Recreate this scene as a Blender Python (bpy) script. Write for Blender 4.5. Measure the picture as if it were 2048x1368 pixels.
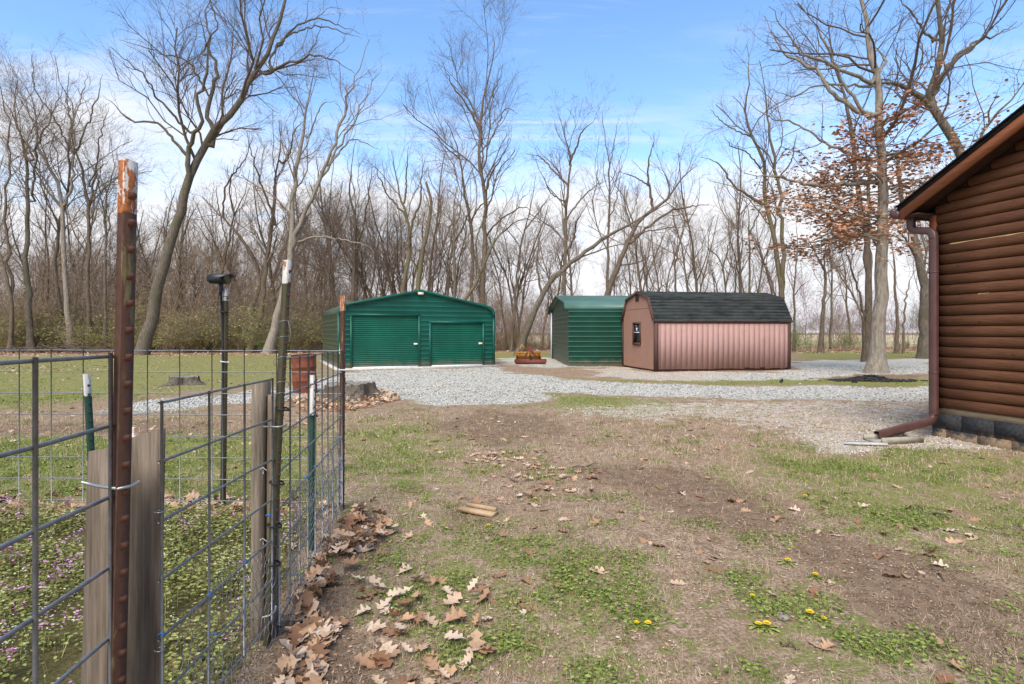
import bpy, math, random
import numpy as np
from mathutils import Vector, Matrix

# ------------------------------------------------------------------ camera, sky, sun, exposure
scene = bpy.context.scene
for o in list(bpy.data.objects):
    bpy.data.objects.remove(o)
C = scene.collection
CAM_H, FPX, CX, HY = 1.4, 1145.0, 1024.0, 664.0     # eye height, focal length in photo pixels, principal x, horizon y
cam_d = bpy.data.cameras.new('camera')
cam_d.sensor_width = 36.0
cam_d.lens = FPX / 2048 * 36.0
cam_d.shift_y = -20.0 / 2048
cam_d.clip_start = 0.05
cam_d.clip_end = 3000
cam = bpy.data.objects.new('camera', cam_d)
C.objects.link(cam)
cam.location = (0, 0, CAM_H)
cam.rotation_euler = (math.radians(90), 0, 0)
scene.camera = cam

SUN_EL, SUN_AZ = math.radians(50), math.radians(198)   # azimuth from +Y clockwise: behind the camera, a little to the left
world = bpy.data.worlds.new('World')
scene.world = world
world.use_nodes = True
wn, wl = world.node_tree.nodes, world.node_tree.links
wn.clear()
w_out = wn.new('ShaderNodeOutputWorld')
w_bg = wn.new('ShaderNodeBackground')
w_bg.inputs['Strength'].default_value = 0.12
sky = wn.new('ShaderNodeTexSky')
sky.sky_type = 'NISHITA'
sky.sun_disc = False
sky.sun_elevation = SUN_EL
sky.sun_rotation = SUN_AZ
sky.air_density = 1.0
sky.dust_density = 0.3
sky.ozone_density = 2.5
w_tc = wn.new('ShaderNodeTexCoord')
w_sep = wn.new('ShaderNodeSeparateXYZ')
wl.new(w_tc.outputs['Generated'], w_sep.inputs[0])
def wmath(op, a, b=None, c=None, clamp=False):
    n = wn.new('ShaderNodeMath'); n.operation = op; n.use_clamp = clamp
    for i, v in enumerate((a, b, c)):
        if v is None: continue
        if isinstance(v, (int, float)): n.inputs[i].default_value = v
        else: wl.new(v, n.inputs[i])
    return n.outputs[0]
w_zc = wmath('MAXIMUM', w_sep.outputs['Z'], 0.0)
w_den = wmath('ADD', w_zc, 0.16)
w_u = wmath('DIVIDE', w_sep.outputs['X'], w_den)
w_v = wmath('DIVIDE', w_sep.outputs['Y'], w_den)
w_cmb = wn.new('ShaderNodeCombineXYZ')
wl.new(w_u, w_cmb.inputs[0]); wl.new(w_v, w_cmb.inputs[1])
w_map = wn.new('ShaderNodeMapping')
w_map.inputs['Scale'].default_value = (0.75, 1.25, 1.0)
w_map.inputs['Rotation'].default_value = (0, 0, math.radians(-18))
w_map.inputs['Location'].default_value = (3.1, 1.7, 0)
wl.new(w_cmb.outputs[0], w_map.inputs[0])
w_no = wn.new('ShaderNodeTexNoise')
w_no.inputs['Scale'].default_value = 1.15
w_no.inputs['Detail'].default_value = 7
w_no.inputs['Roughness'].default_value = 0.62
w_no.inputs['Distortion'].default_value = 0.35
wl.new(w_map.outputs[0], w_no.inputs[0])
w_cov = wn.new('ShaderNodeMapRange')       # cloud bank low down, open sky higher up
w_cov.inputs['From Min'].default_value = 0.05
w_cov.inputs['From Max'].default_value = 0.42
w_cov.inputs['To Min'].default_value = 0.55
w_cov.inputs['To Max'].default_value = -0.06
wl.new(w_zc, w_cov.inputs['Value'])
w_sum = wmath('ADD', w_no.outputs[0], w_cov.outputs[0])
w_msk = wn.new('ShaderNodeMapRange')
w_msk.interpolation_type = 'SMOOTHSTEP'
w_msk.inputs['From Min'].default_value = 0.50
w_msk.inputs['From Max'].default_value = 0.86
wl.new(w_sum, w_msk.inputs['Value'])
w_mp2 = wn.new('ShaderNodeMapping')            # thin streaks of high cloud
w_mp2.inputs['Scale'].default_value = (0.55, 2.1, 1.0)
w_mp2.inputs['Rotation'].default_value = (0, 0, math.radians(24))
wl.new(w_cmb.outputs[0], w_mp2.inputs[0])
w_n2 = wn.new('ShaderNodeTexNoise')
w_n2.inputs['Scale'].default_value = 1.7
w_n2.inputs['Detail'].default_value = 8
w_n2.inputs['Roughness'].default_value = 0.6
w_n2.inputs['Distortion'].default_value = 0.8
wl.new(w_mp2.outputs[0], w_n2.inputs[0])
w_ci = wn.new('ShaderNodeMapRange'); w_ci.interpolation_type = 'SMOOTHSTEP'
w_ci.inputs['From Min'].default_value = 0.50
w_ci.inputs['From Max'].default_value = 0.78
w_ci.inputs['To Max'].default_value = 0.75
wl.new(w_n2.outputs[0], w_ci.inputs['Value'])
w_fac = wmath('MAXIMUM', w_msk.outputs[0], w_ci.outputs[0])
w_mix = wn.new('ShaderNodeMix'); w_mix.data_type = 'RGBA'
wl.new(w_fac, w_mix.inputs['Factor'])
w_hsv = wn.new('ShaderNodeHueSaturation')
w_hsv.inputs['Saturation'].default_value = 1.1
w_hsv.inputs['Value'].default_value = 1.08
wl.new(sky.outputs[0], w_hsv.inputs['Color'])
wl.new(w_hsv.outputs[0], w_mix.inputs[6])
w_mix.inputs[7].default_value = (3.6, 3.64, 3.8, 1)      # sunlit cloud radiance before the 0.12 strength
wl.new(w_mix.outputs[2], w_bg.inputs['Color'])
wl.new(w_bg.outputs[0], w_out.inputs['Surface'])

sun_d = bpy.data.lights.new('sun', 'SUN')
sun_d.energy = 2.2
sun_d.angle = math.radians(40)
sun_d.color = (1.0, 0.92, 0.80)
sun = bpy.data.objects.new('sun', sun_d)
C.objects.link(sun)
sd = Vector((math.sin(SUN_AZ) * math.cos(SUN_EL), math.cos(SUN_AZ) * math.cos(SUN_EL), math.sin(SUN_EL)))
sun.rotation_euler = sd.to_track_quat('Z', 'Y').to_euler()
sun.location = sd * 50

scene.view_settings.view_transform = 'Standard'
scene.view_settings.look = 'None'
scene.view_settings.gamma = 1.0
scene.view_settings.exposure = 1.25
scene.view_settings.use_curve_mapping = False
scene.render.engine = 'CYCLES'

# ------------------------------------------------------------------ helpers
R = random.Random(7)
RN = np.random.RandomState(11)

def wpt(px, py, Y):                       # pixel of the photograph at depth Y
    return np.array(((px - CX) / FPX * Y, Y, CAM_H - (py - HY) / FPX * Y))
def gpt(px, py):                          # pixel on the ground plane
    Y = CAM_H * FPX / (py - HY)
    return np.array(((px - CX) / FPX * Y, Y))

def vnoise(x, y, seed=0):                 # smooth value noise, for shaping ground and masks
    xi = np.floor(x).astype(np.int64); yi = np.floor(y).astype(np.int64)
    fx = x - xi; fy = y - yi
    fx = fx * fx * (3 - 2 * fx); fy = fy * fy * (3 - 2 * fy)
    def h(a, b):
        n = (a * 374761393 + b * 668265263 + seed * 69069 + 1013) & 0x7fffffff
        n = ((n ^ (n >> 13)) * 1274126177) & 0x7fffffff
        n = (n ^ (n >> 16)) & 0xffff
        return n / 65535.0
    return (h(xi, yi) * (1 - fx) + h(xi + 1, yi) * fx) * (1 - fy) + (h(xi, yi + 1) * (1 - fx) + h(xi + 1, yi + 1) * fx) * fy
def fbm(x, y, seed=0, o=4):
    s = 0; a = .5; t = 0
    for k in range(o):
        s = s + a * vnoise(x * 2 ** k, y * 2 ** k, seed + k * 17); t += a; a *= .55
    return s / t

FLAT = []                                 # places kept level: (x, y, radius)
def gz(x, y):                             # ground height
    x = np.asarray(x, float); y = np.asarray(y, float)
    return (fbm(x * .9, y * .9, 3) - .5) * .05 + (fbm(x * 4, y * 4, 9, 2) - .5) * .022 - 0.004

def new_mesh(name, V, quads=None, tris=None, smooth=False):
    me = bpy.data.meshes.new(name)
    V = np.asarray(V, np.float32).reshape(-1, 3)
    nq = 0 if quads is None else len(quads); nt = 0 if tris is None else len(tris)
    me.vertices.add(len(V)); me.vertices.foreach_set('co', V.ravel())
    loops = []
    if nq: loops.append(np.asarray(quads, np.int32).ravel())
    if nt: loops.append(np.asarray(tris, np.int32).ravel())
    L = np.concatenate(loops)
    me.loops.add(len(L)); me.loops.foreach_set('vertex_index', L)
    starts = np.concatenate([np.arange(nq) * 4, nq * 4 + np.arange(nt) * 3]).astype(np.int32)
    me.polygons.add(nq + nt); me.polygons.foreach_set('loop_start', starts)
    if smooth: me.polygons.foreach_set('use_smooth', np.ones(nq + nt, bool))
    me.update(calc_edges=True)
    return me

def link(name, me, mat=None, parent=None, loc=None, rot=None):
    o = bpy.data.objects.new(name, me)
    C.objects.link(o)
    if mat is not None and me is not None:
        if len(me.materials) == 0: me.materials.append(mat)
    if parent is not None: o.parent = parent
    if loc is not None: o.location = loc
    if rot is not None: o.rotation_euler = rot
    return o
def tag(o, label, cat, group=None):
    o['label'] = label; o['category'] = cat
    if group: o['group'] = group
    return o
def thing(name, label, cat, loc=(0, 0, 0), rotz=0, group=None):
    o = bpy.data.objects.new(name, None); C.objects.link(o)
    o.location = loc; o.rotation_euler = (0, 0, rotz); o.empty_display_size = .2
    return tag(o, label, cat, group)

class MB:                                  # mesh collector: boxes, prisms, tubes
    def __init__(s): s.v = []; s.q = []; s.t = []; s.n = 0
    def add(s, V, q=(), t=()):
        V = np.asarray(V, float).reshape(-1, 3)
        s.v.append(V)
        if len(q): s.q.append(np.asarray(q) + s.n)
        if len(t): s.t.append(np.asarray(t) + s.n)
        s.n += len(V); return s
    def box(s, c, d, rz=0, M=None):
        x, y, z = [k / 2 for k in d]
        V = np.array([[-x, -y, -z], [x, -y, -z], [x, y, -z], [-x, y, -z], [-x, -y, z], [x, -y, z], [x, y, z], [-x, y, z]])
        if rz:
            ca, sa = math.cos(rz), math.sin(rz); V = V @ np.array([[ca, sa, 0], [-sa, ca, 0], [0, 0, 1]])
        if M is not None: V = V @ np.array(M).T
        return s.add(V + np.array(c), [[0, 3, 2, 1], [4, 5, 6, 7], [0, 1, 5, 4], [1, 2, 6, 5], [2, 3, 7, 6], [3, 0, 4, 7]])
    def bar(s, a, b, w, h, up=(0, 0, 1)):   # rectangular bar from a to b
        a = np.array(a, float); b = np.array(b, float); t = b - a; L = np.linalg.norm(t); t /= L
        up = np.array(up, float)
        if abs(t @ up) > .98: up = np.array((0, 1., 0))
        x = np.cross(t, up); x /= np.linalg.norm(x); z = np.cross(x, t)
        V = [p + sx * x * w / 2 + sz * z * h / 2 for p in (a, b) for sx, sz in ((-1, -1), (1, -1), (1, 1), (-1, 1))]
        return s.add(V, [[0, 3, 2, 1][::-1], [4, 5, 6, 7][::-1], [0, 1, 5, 4][::-1], [1, 2, 6, 5][::-1], [2, 3, 7, 6][::-1], [3, 0, 4, 7][::-1]])
    def tube(s, P, r, n=8, cap=True):
        P = np.asarray(P, float); r = np.broadcast_to(np.asarray(r, float), (len(P),))
        V, q = tube_arrays(P[None], r[None], n)
        s.add(V, q)
        if cap:
            b = s.n - len(V)
            for k in range(1, n - 1):
                s.t.append(np.array([[b, b + k + 1, b + k]])); e = b + (len(P) - 1) * n
                s.t.append(np.array([[e, e + k, e + k + 1]]))
        return s
    def prism(s, poly, y0, y1, axis='y'):   # polygon in (x,z) pushed along y
        n = len(poly); A = np.array([[p[0], y0, p[1]] for p in poly]); B = np.array([[p[0], y1, p[1]] for p in poly])
        V = np.concatenate([A, B]); b = s.n
        s.add(V, [[i, (i + 1) % n, n + (i + 1) % n, n + i] for i in range(n)])
        # ear-free cap: fan from centroid
        c0, c1 = A.mean(0), B.mean(0); k = s.n
        s.add([c0, c1])
        s.t.append(np.array([[k, b + (i + 1) % n, b + i] for i in range(n)]))
        s.t.append(np.array([[k + 1, b + n + i, b + n + (i + 1) % n] for i in range(n)]))
        return s
    def mesh(s, name, smooth=False):
        return new_mesh(name, np.concatenate(s.v), np.concatenate(s.q) if s.q else None, np.concatenate(s.t) if s.t else None, smooth)
    def build(s, name, mat, parent=None, smooth=False, loc=None, rot=None):
        return link(name, s.mesh(name, smooth), mat, parent, loc, rot)

def tube_arrays(P, Rr, n):                 # P (B,N,3), Rr (B,N) -> verts, quads
    B, N, _ = P.shape
    T = np.empty_like(P)
    T[:, 1:-1] = P[:, 2:] - P[:, :-2]; T[:, 0] = P[:, 1] - P[:, 0]; T[:, -1] = P[:, -1] - P[:, -2]
    T /= np.linalg.norm(T, axis=2, keepdims=True) + 1e-9
    m = T.mean(1)
    ref = np.where(np.abs(m[:, 2:3]) > .75, np.array([[.25, .96, .1]]), np.array([[.05, .1, .99]]))
    X = np.cross(T, ref[:, None, :]); X /= np.linalg.norm(X, axis=2, keepdims=True) + 1e-9
    Z = np.cross(X, T)
    a = np.arange(n) / n * 2 * math.pi
    V = P[:, :, None, :] + Rr[:, :, None, None] * (np.cos(a)[None, None, :, None] * X[:, :, None, :] + np.sin(a)[None, None, :, None] * Z[:, :, None, :])
    V = V.reshape(-1, 3)
    b = np.arange(B)[:, None, None] * N * n; i = np.arange(N - 1)[None, :, None] * n; k = np.arange(n)[None, None, :]; k1 = (k + 1) % n
    q = np.stack([b + i + k1, b + i + k, b + i + n + k, b + i + n + k1], -1).reshape(-1, 4)
    return V, q

def ribbon_arrays(P, Rr):                  # flat strip along each path, for twigs thinner than a pixel
    B, N, _ = P.shape
    T = P[:, -1] - P[:, 0]; T /= np.linalg.norm(T, axis=1, keepdims=True) + 1e-9
    X = np.cross(T, np.random.RandomState(B).randn(B, 3)); X /= np.linalg.norm(X, axis=1, keepdims=True) + 1e-9
    V = np.stack([P - Rr[..., None] * X[:, None], P + Rr[..., None] * X[:, None]], 2).reshape(-1, 3)
    b = np.arange(B)[:, None] * N * 2 + np.arange(N - 1)[None, :] * 2
    return V, np.stack([b, b + 1, b + 3, b + 2], -1).reshape(-1, 4)

# ------------------------------------------------------------------ materials
def srgb(r, g, b):
    f = lambda c: (c / 255 / 12.92) if c / 255 <= .04045 else ((c / 255 + .055) / 1.055) ** 2.4
    return (f(r), f(g), f(b), 1)
MATS = {}
class Mat:
    def __init__(s, name, rough=.8, spec=.3):
        m = bpy.data.materials.new(name); m.use_nodes = True
        s.m = m; s.n = m.node_tree.nodes; s.l = m.node_tree.links
        s.b = s.n['Principled BSDF']; s.b.inputs['Roughness'].default_value = rough
        s.b.inputs['Specular IOR Level'].default_value = spec
        MATS[name] = m
    def nd(s, t, **kw):
        n = s.n.new(t)
        for k, v in kw.items():
            if k in n.inputs: n.inputs[k].default_value = v
            else: setattr(n, k, v)
        return n
    def coord(s, kind='Object', scale=(1, 1, 1)):
        if kind == 'World':
            g = s.n.new('ShaderNodeNewGeometry'); src = g.outputs['Position']
        else:
            g = s.n.new('ShaderNodeTexCoord'); src = g.outputs[kind]
        mp = s.n.new('ShaderNodeMapping'); mp.inputs['Scale'].default_value = scale
        s.l.new(src, mp.inputs[0]); return mp.outputs[0]
    def noise(s, co, scale, detail=4, rough=.6, dist=0):
        n = s.nd('ShaderNodeTexNoise'); n.inputs['Scale'].default_value = scale; n.inputs['Detail'].default_value = detail
        n.inputs['Roughness'].default_value = rough; n.inputs['Distortion'].default_value = dist
        s.l.new(co, n.inputs['Vector']); return n.outputs[0]
    def ramp(s, fac, stops, interp='LINEAR'):
        n = s.n.new('ShaderNodeValToRGB'); n.color_ramp.interpolation = interp
        while len(n.color_ramp.elements) < len(stops): n.color_ramp.elements.new(.5)
        for e, (p, c) in zip(n.color_ramp.elements, stops):
            e.position = p; e.color = c if len(c) == 4 else (*c, 1)
        s.l.new(fac, n.inputs[0]); return n.outputs[0]
    def mix(s, fac, a, b, mode='MIX'):
        n = s.n.new('ShaderNodeMix'); n.data_type = 'RGBA'; n.blend_type = mode
        for v, k in ((fac, 0), (a, 6), (b, 7)):
            if isinstance(v, (int, float)): n.inputs[k].default_value = v
            elif isinstance(v, tuple): n.inputs[k].default_value = v if len(v) == 4 else (*v, 1)
            else: s.l.new(v, n.inputs[k])
        return n.outputs[2]
    def math(s, op, a, b=None, clamp=False):
        n = s.n.new('ShaderNodeMath'); n.operation = op; n.use_clamp = clamp
        for i, v in enumerate((a, b)):
            if v is None: continue
            if isinstance(v, (int, float)): n.inputs[i].default_value = v
            else: s.l.new(v, n.inputs[i])
        return n.outputs[0]
    def step(s, v, lo, hi):
        n = s.n.new('ShaderNodeMapRange'); n.interpolation_type = 'SMOOTHSTEP'
        n.inputs['From Min'].default_value = lo; n.inputs['From Max'].default_value = hi
        s.l.new(v, n.inputs['Value']); return n.outputs[0]
    def color(s, c):
        if isinstance(c, tuple): s.b.inputs['Base Color'].default_value = c if len(c) == 4 else (*c, 1)
        else: s.l.new(c, s.b.inputs['Base Color'])
        return s
    def bump(s, h, strength=.4, dist=.01):
        n = s.n.new('ShaderNodeBump'); n.inputs['Strength'].default_value = strength; n.inputs['Distance'].default_value = dist
        s.l.new(h, n.inputs['Height']); s.l.new(n.outputs[0], s.b.inputs['Normal']); return s
    def attr(s, name):
        n = s.n.new('ShaderNodeAttribute'); n.attribute_name = name; return n
    def rnd(s):
        return s.n.new('ShaderNodeObjectInfo').outputs['Random']

def noisy(name, c1, c2, scale=8, rough=.8, spec=.3, stretch=(1, 1, 1), bump=.3, bdist=.01, detail=5, metallic=0, kind='Object', lo=.3, hi=.7):
    m = Mat(name, rough, spec); co = m.coord(kind, stretch)
    n = m.noise(co, scale, detail)
    m.color(m.ramp(n, [(lo, c1), (hi, c2)]))
    if bump: m.bump(n, bump, bdist)
    m.b.inputs['Metallic'].default_value = metallic
    return m.m

def bark(name, c1, c2, moss=None):
    m = Mat(name, .9, .15)
    co = m.coord('World', (1, 1, .22)); n = m.noise(co, 14, 5, .65)
    co2 = m.coord('World'); n2 = m.noise(co2, .7, 3)
    c = m.ramp(n, [(.3, c1), (.7, c2)])
    c = m.mix(m.step(n2, .4, .7), c, m.mix(.5, c, tuple(k * .7 for k in c2[:3])))
    if moss: c = m.mix(m.math('MULTIPLY', m.step(n2, .5, .62), .6), c, moss)
    m.color(c).bump(n, .95, .06)
    return m.m
bark('bark', (.07, .05, .034), (.205, .155, .108))
bark('bark_pale', (.13, .108, .08), (.37, .315, .245))
bark('bark_grey', (.065, .052, .038), (.20, .165, .122), (.09, .08, .042))
bark('bark_moss', (.08, .06, .037), (.205, .162, .102), (.13, .125, .045))
bark('twig', (.15, .108, .077), (.29, .218, .16))
bark('twig_dark', (.085, .06, .044), (.19, .14, .105))
bark('brush', (.19, .13, .085), (.36, .265, .18))
bark('brush_far', (.2, .15, .115), (.33, .26, .2))
# ------------------------------------------------------------------ ground zones (shapes on the ground plane, metres)
def gp(l): return np.array([gpt(*p) for p in l])
ZONES = {
 'gravel': [
  (gp([(690,742),(990,734),(1045,746),(1110,758),(1250,766),(1450,771),(1900,774),(1900,801),(1600,798),(1300,794),(1110,784),(1085,796),(1040,808),(870,812),(815,795),(760,780),(700,778),(600,793),(440,812),(220,828),(200,822),(300,800),(440,788),(560,776),(640,762)]), 1., .5),
  (gp([(1575,721),(1880,717),(1880,748),(1760,747),(1700,748),(1600,752),(1585,742)]), .9, .5),
  (gp([(1400,750),(1600,740),(1720,745),(1640,761),(1420,762)]), .75, .4),
  (gp([(1000,716),(1130,714),(1240,734),(1100,737),(1010,729)]), .8, .6)],
 'sand': [
  (gp([(1180,738),(1250,732),(1310,744),(1480,744),(1500,755),(1310,761),(1200,753)]), .95, .35),
  (gp([(1130,818),(1300,800),(1900,801),(1900,880),(1680,893),(1560,866),(1400,842),(1200,838)]), .6, .7),
  (gp([(1600,866),(1870,866),(2060,884),(2060,903),(1800,903),(1640,908)]), .85, .2)],
 'dirt': [
  (gp([(960,815),(1120,830),(1150,870),(1020,900),(890,885),(850,850)]), .75, .5),
  (gp([(1180,925),(1320,930),(1480,960),(1620,1040),(1560,1085),(1330,1020),(1210,965)]), .95, .3),
  (gp([(1560,1045),(1750,1085),(2060,1200),(2060,1390),(1900,1300),(1700,1180),(1560,1105)]), .85, .25),
  (gp([(520,1400),(600,1200),(660,1110),(720,1040),(790,1080),(715,1180),(690,1280),(740,1400)]), 1., .12),
  (gp([(880,1005),(1000,1000),(1010,1050),(900,1060)]), .6, .15),
  (gp([(-100,848),(330,835),(600,855),(330,872),(-100,878)]), .6, .4),
  (gp([(1630,762),(1700,748),(1830,750),(1860,770),(1700,777)]), .9, .5)],
 'green': [
  (gp([(-200,880),(640,860),(650,1000),(-200,1020)]), .78, .4),
  (gp([(-400,716),(650,708),(640,768),(300,788),(-200,838)]), .62, 1.),
  (gp([(700,835),(880,850),(960,930),(860,1000),(700,960)]), .58, .6),
  (gp([(1500,895),(2100,892),(2100,1160),(1800,1085),(1480,970)]), .56, .6),
  (gp([(1080,752),(1300,763),(1890,757),(1890,773),(1250,765)]), .9, .3),
  (gp([(1075,787),(1290,796),(1500,832),(1250,832),(1100,814)]), .6, .5),
  (gp([(720,1010),(1000,1040),(1300,1100),(1500,1400),(760,1400)]), .44, .5),
  (gp([(1500,1100),(1800,1250),(1950,1400),(1480,1400)]), .47, .3),
  (gp([(980,704),(1110,704),(1110,714),(990,722)]), .95, 1.),
  (gp([(1590,703),(1880,703),(1880,716),(1600,720)]), .7, 1.)],
 'litter': [
  (np.array([(-260,37.5),(-30,36.2),(-12,37.),(3,39),(3,200),(-260,200)]), 1., 2.),
  (np.array([(3,41),(15,40.5),(60,40),(60,50),(3,52)]), .85, 2.),
  (gp([(570,802),(640,792),(760,779),(805,798),(700,824),(600,828)]), 1., .3),
  (gp([(-200,1003),(560,1003),(700,1018),(640,1035),(-200,1032)]), .8, .12)],
 'field': [(np.array([(4,54),(400,52),(700,260),(4,260)]), 1., 3.)],
 'garden': [(np.array([(-1.2,.2),(-1.2,2.4),(-1.5,4.35),(-7,4.45),(-7,.2)]), 1., .12)],
}
def zone(name, x, y):
    out = np.zeros_like(x)
    wx = x + (fbm(x * 1.3, y * 1.3, 21) - .5) * .9 * np.clip(y / 9, .25, 2.5)
    wy = y + (fbm(x * 1.3, y * 1.3, 43) - .5) * .9 * np.clip(y / 9, .25, 2.5)
    for poly, strength, soft in ZONES[name]:
        d2 = np.full(x.shape, 1e9); ins = np.zeros(x.shape, bool)
        n = len(poly)
        for i in range(n):
            ax, ay = poly[i]; bx, by = poly[(i + 1) % n]
            ex, ey = bx - ax, by - ay
            t = np.clip(((wx - ax) * ex + (wy - ay) * ey) / (ex * ex + ey * ey + 1e-9), 0, 1)
            d2 = np.minimum(d2, (wx - ax - t * ex) ** 2 + (wy - ay - t * ey) ** 2)
            c = ((ay > wy) != (by > wy)) & (wx < (bx - ax) * (wy - ay) / (by - ay + 1e-12) + ax)
            ins ^= c
        sd_ = np.where(ins, 1, -1) * np.sqrt(d2)
        out = np.maximum(out, strength * np.clip(.5 + sd_ / (2 * soft), 0, 1))
    return out

def axis(parts):
    a = []
    for lo, hi, st in parts: a.append(np.arange(lo, hi, st))
    return np.concatenate(a)
ys = axis([(-8, 1, .6), (1, 9, .075), (9, 30, .17), (30, 60, .6)])
ys = np.concatenate([ys, 60 * 1.09 ** np.arange(0, 36)])
xp = axis([(0, 5, .085), (5, 14, .19), (14, 44, .8)])
xp = np.concatenate([xp, 44 * 1.12 ** np.arange(0, 29)])
xs = np.concatenate([-xp[:0:-1], xp])
GX, GY = np.meshgrid(xs, ys)
near = np.clip(1.6 - np.hypot(GX, GY) / 60, 0, 1)
GZ = gz(GX, GY) * near
V = np.stack([GX, GY, GZ], -1).reshape(-1, 3)
nx, ny = len(xs), len(ys)
i = np.arange(ny - 1)[:, None] * nx + np.arange(nx - 1)[None, :]
quads = np.stack([i, i + 1, i + nx + 1, i + nx], -1).reshape(-1, 4)
me = new_mesh('ground', V, quads, smooth=True)
fx, fy = GX.ravel(), GY.ravel()
m1 = np.stack([zone('gravel', fx, fy), zone('sand', fx, fy), zone('dirt', fx, fy), np.ones_like(fx)], -1)
m2 = np.stack([zone('green', fx, fy), zone('litter', fx, fy), zone('field', fx, fy), zone('garden', fx, fy)], -1)
for nm, mm in (('zone_a', m1), ('zone_b', m2)):
    at = me.attributes.new(nm, 'FLOAT_COLOR', 'POINT'); at.data.foreach_set('color', mm.astype(np.float32).ravel())

g = Mat('ground', 1.0, 0.0)
co = g.coord('World')
za, zb = g.attr('zone_a'), g.attr('zone_b')
sa = g.n.new('ShaderNodeSeparateColor'); g.l.new(za.outputs['Color'], sa.inputs[0])
sb = g.n.new('ShaderNodeSeparateColor'); g.l.new(zb.outputs['Color'], sb.inputs[0])
nf = g.noise(co, 55, 5, .7)           # straw-scale
nm_ = g.noise(co, 9, 5, .65)          # hand-scale
nl = g.noise(co, 1.6, 5, .6)          # patches
nb = g.noise(co, .22, 4, .6)
ng = g.math('ADD', .5, g.math('MULTIPLY', g.math('ADD', g.math('SUBTRACT', nm_, .5), g.math('SUBTRACT', g.noise(co, 3.6, 5, .65), .5)), 2.1))   # tuft-scale break-up
straw = g.ramp(nf, [(.3, (.125, .08, .05)), (.5, (.31, .215, .14)), (.68, (.54, .42, .30))])
straw = g.mix(g.step(nm_, .4, .68), straw, g.mix(.55, straw, (.105, .07, .042)))
straw = g.mix(g.math('MULTIPLY', g.step(nl, .45, .7), .45), straw, (.20, .125, .07))
soil = g.ramp(nm_, [(.3, (.12, .077, .049)), (.7, (.285, .195, .128))])
soil = g.mix(g.step(nf, .5, .75), soil, (.31, .23, .155))
def over(base, mask, n, col, lo=.35, hi=.6, amt=1.0, gain=1.0):
    f = g.step(g.math('ADD', g.math('MULTIPLY', mask, gain), g.math('MULTIPLY', g.math('SUBTRACT', n, .5), .9)), lo, hi)
    if amt != 1: f = g.math('MULTIPLY', f, amt)
    return g.mix(f, base, col)
green = g.ramp(nf, [(.25, (.085, .105, .02)), (.5, (.175, .205, .045)), (.75, (.29, .30, .09))])
green = g.mix(g.step(nb, .42, .62), green, g.mix(.5, green, (.21, .19, .075)))
c = over(straw, sa.outputs[2], nl, soil, .32, .62)
gmask = g.math('ADD', sb.outputs[0], g.math('MULTIPLY', g.math('SUBTRACT', 1.0, sa.outputs[2]), .16))
c = over(c, gmask, ng, green, .34, .80, .74)
sandc = g.ramp(nf, [(.25, (.25, .185, .12)), (.5, (.44, .36, .265)), (.75, (.62, .55, .44))])
vor = g.nd('ShaderNodeTexVoronoi', Scale=46.0); g.l.new(co, vor.inputs['Vector'])
vsep = g.n.new('ShaderNodeSeparateColor'); g.l.new(vor.outputs['Color'], vsep.inputs[0])
c = over(c, sa.outputs[1], ng, g.mix(.55, sandc, g.ramp(vsep.outputs[0], [(0, (.2, .16, .115)), (.5, (.42, .37, .3)), (1, (.66, .62, .55))])), .38, .62, .9)
grav = g.ramp(vsep.outputs[0], [(0, (.26, .238, .185)), (.45, (.425, .395, .318)), (1, (.60, .565, .47))])
grav = g.mix(g.math('MULTIPLY', g.step(nl, .52, .72), .4), grav, (.33, .29, .21))
c = over(c, sa.outputs[0], nm_, grav, .30, .66, .95)
litc = g.ramp(nm_, [(.25, (.13, .07, .038)), (.5, (.30, .185, .11)), (.75, (.43, .30, .2))])
c = over(c, sb.outputs[1], nm_, litc, .3, .6, .9)
fieldc = g.ramp(g.noise(g.coord('World', (.08, 1, 1)), .4, 4), [(.3, (.36, .28, .165)), (.7, (.52, .43, .27))])
c = g.mix(sb.outputs[2], c, fieldc)
gard = g.ramp(nf, [(.3, (.05, .05, .018)), (.7, (.16, .13, .06))])
c = g.mix(zb.outputs['Alpha'], c, gard)
g.color(c)
hgt = g.math('ADD', g.math('MULTIPLY', nf, .5), g.math('MULTIPLY', nm_, .8))
g.bump(hgt, .8, .03)
ground = link('ground', me, MATS['ground']); ground['kind'] = 'structure'
# ------------------------------------------------------------------ building materials
def metal_green(name, c, rough=.42):
    m = Mat(name, rough, .3); co = m.coord('World')
    n = m.noise(co, 1.3, 4); n2 = m.noise(m.coord('World', (.3, .3, 3)), 9, 3)
    dark = tuple(k * .78 for k in c)
    cc = m.mix(m.step(n, .35, .7), dark, c)
    cc = m.mix(m.math('MULTIPLY', m.step(n2, .55, .8), .25), cc, tuple(min(1, k * 1.5 + .02) for k in c))
    sx = m.n.new('ShaderNodeSeparateXYZ'); ge = m.n.new('ShaderNodeNewGeometry'); m.l.new(ge.outputs['Position'], sx.inputs[0])
    mud = m.math('MULTIPLY', m.step(m.math('SUBTRACT', m.math('MULTIPLY', m.noise(co, 3.2, 6, .7), .75), sx.outputs[2]), .02, .34), .6)   # rain-splashed soil near the ground
    cc = m.mix(mud, cc, (.17, .125, .08))
    m.color(cc); m.l.new(m.math('ADD', m.math('MULTIPLY', n, .25), rough - .14), m.b.inputs['Roughness']); return m.m
metal_green('garage_green', (.005, .092, .063))
metal_green('door_green', (.005, .11, .064), .38)
metal_green('garage_side_green', (.055, .075, .042), .5)
metal_green('carport_green', (.008, .068, .043))
metal_green('carport_roof', (.085, .165, .13), .4)
metal_green('carport_gable', (.06, .095, .065), .5)
noisy('concrete', (.33, .31, .27), (.55, .53, .48), 12, .9, .2)
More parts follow.
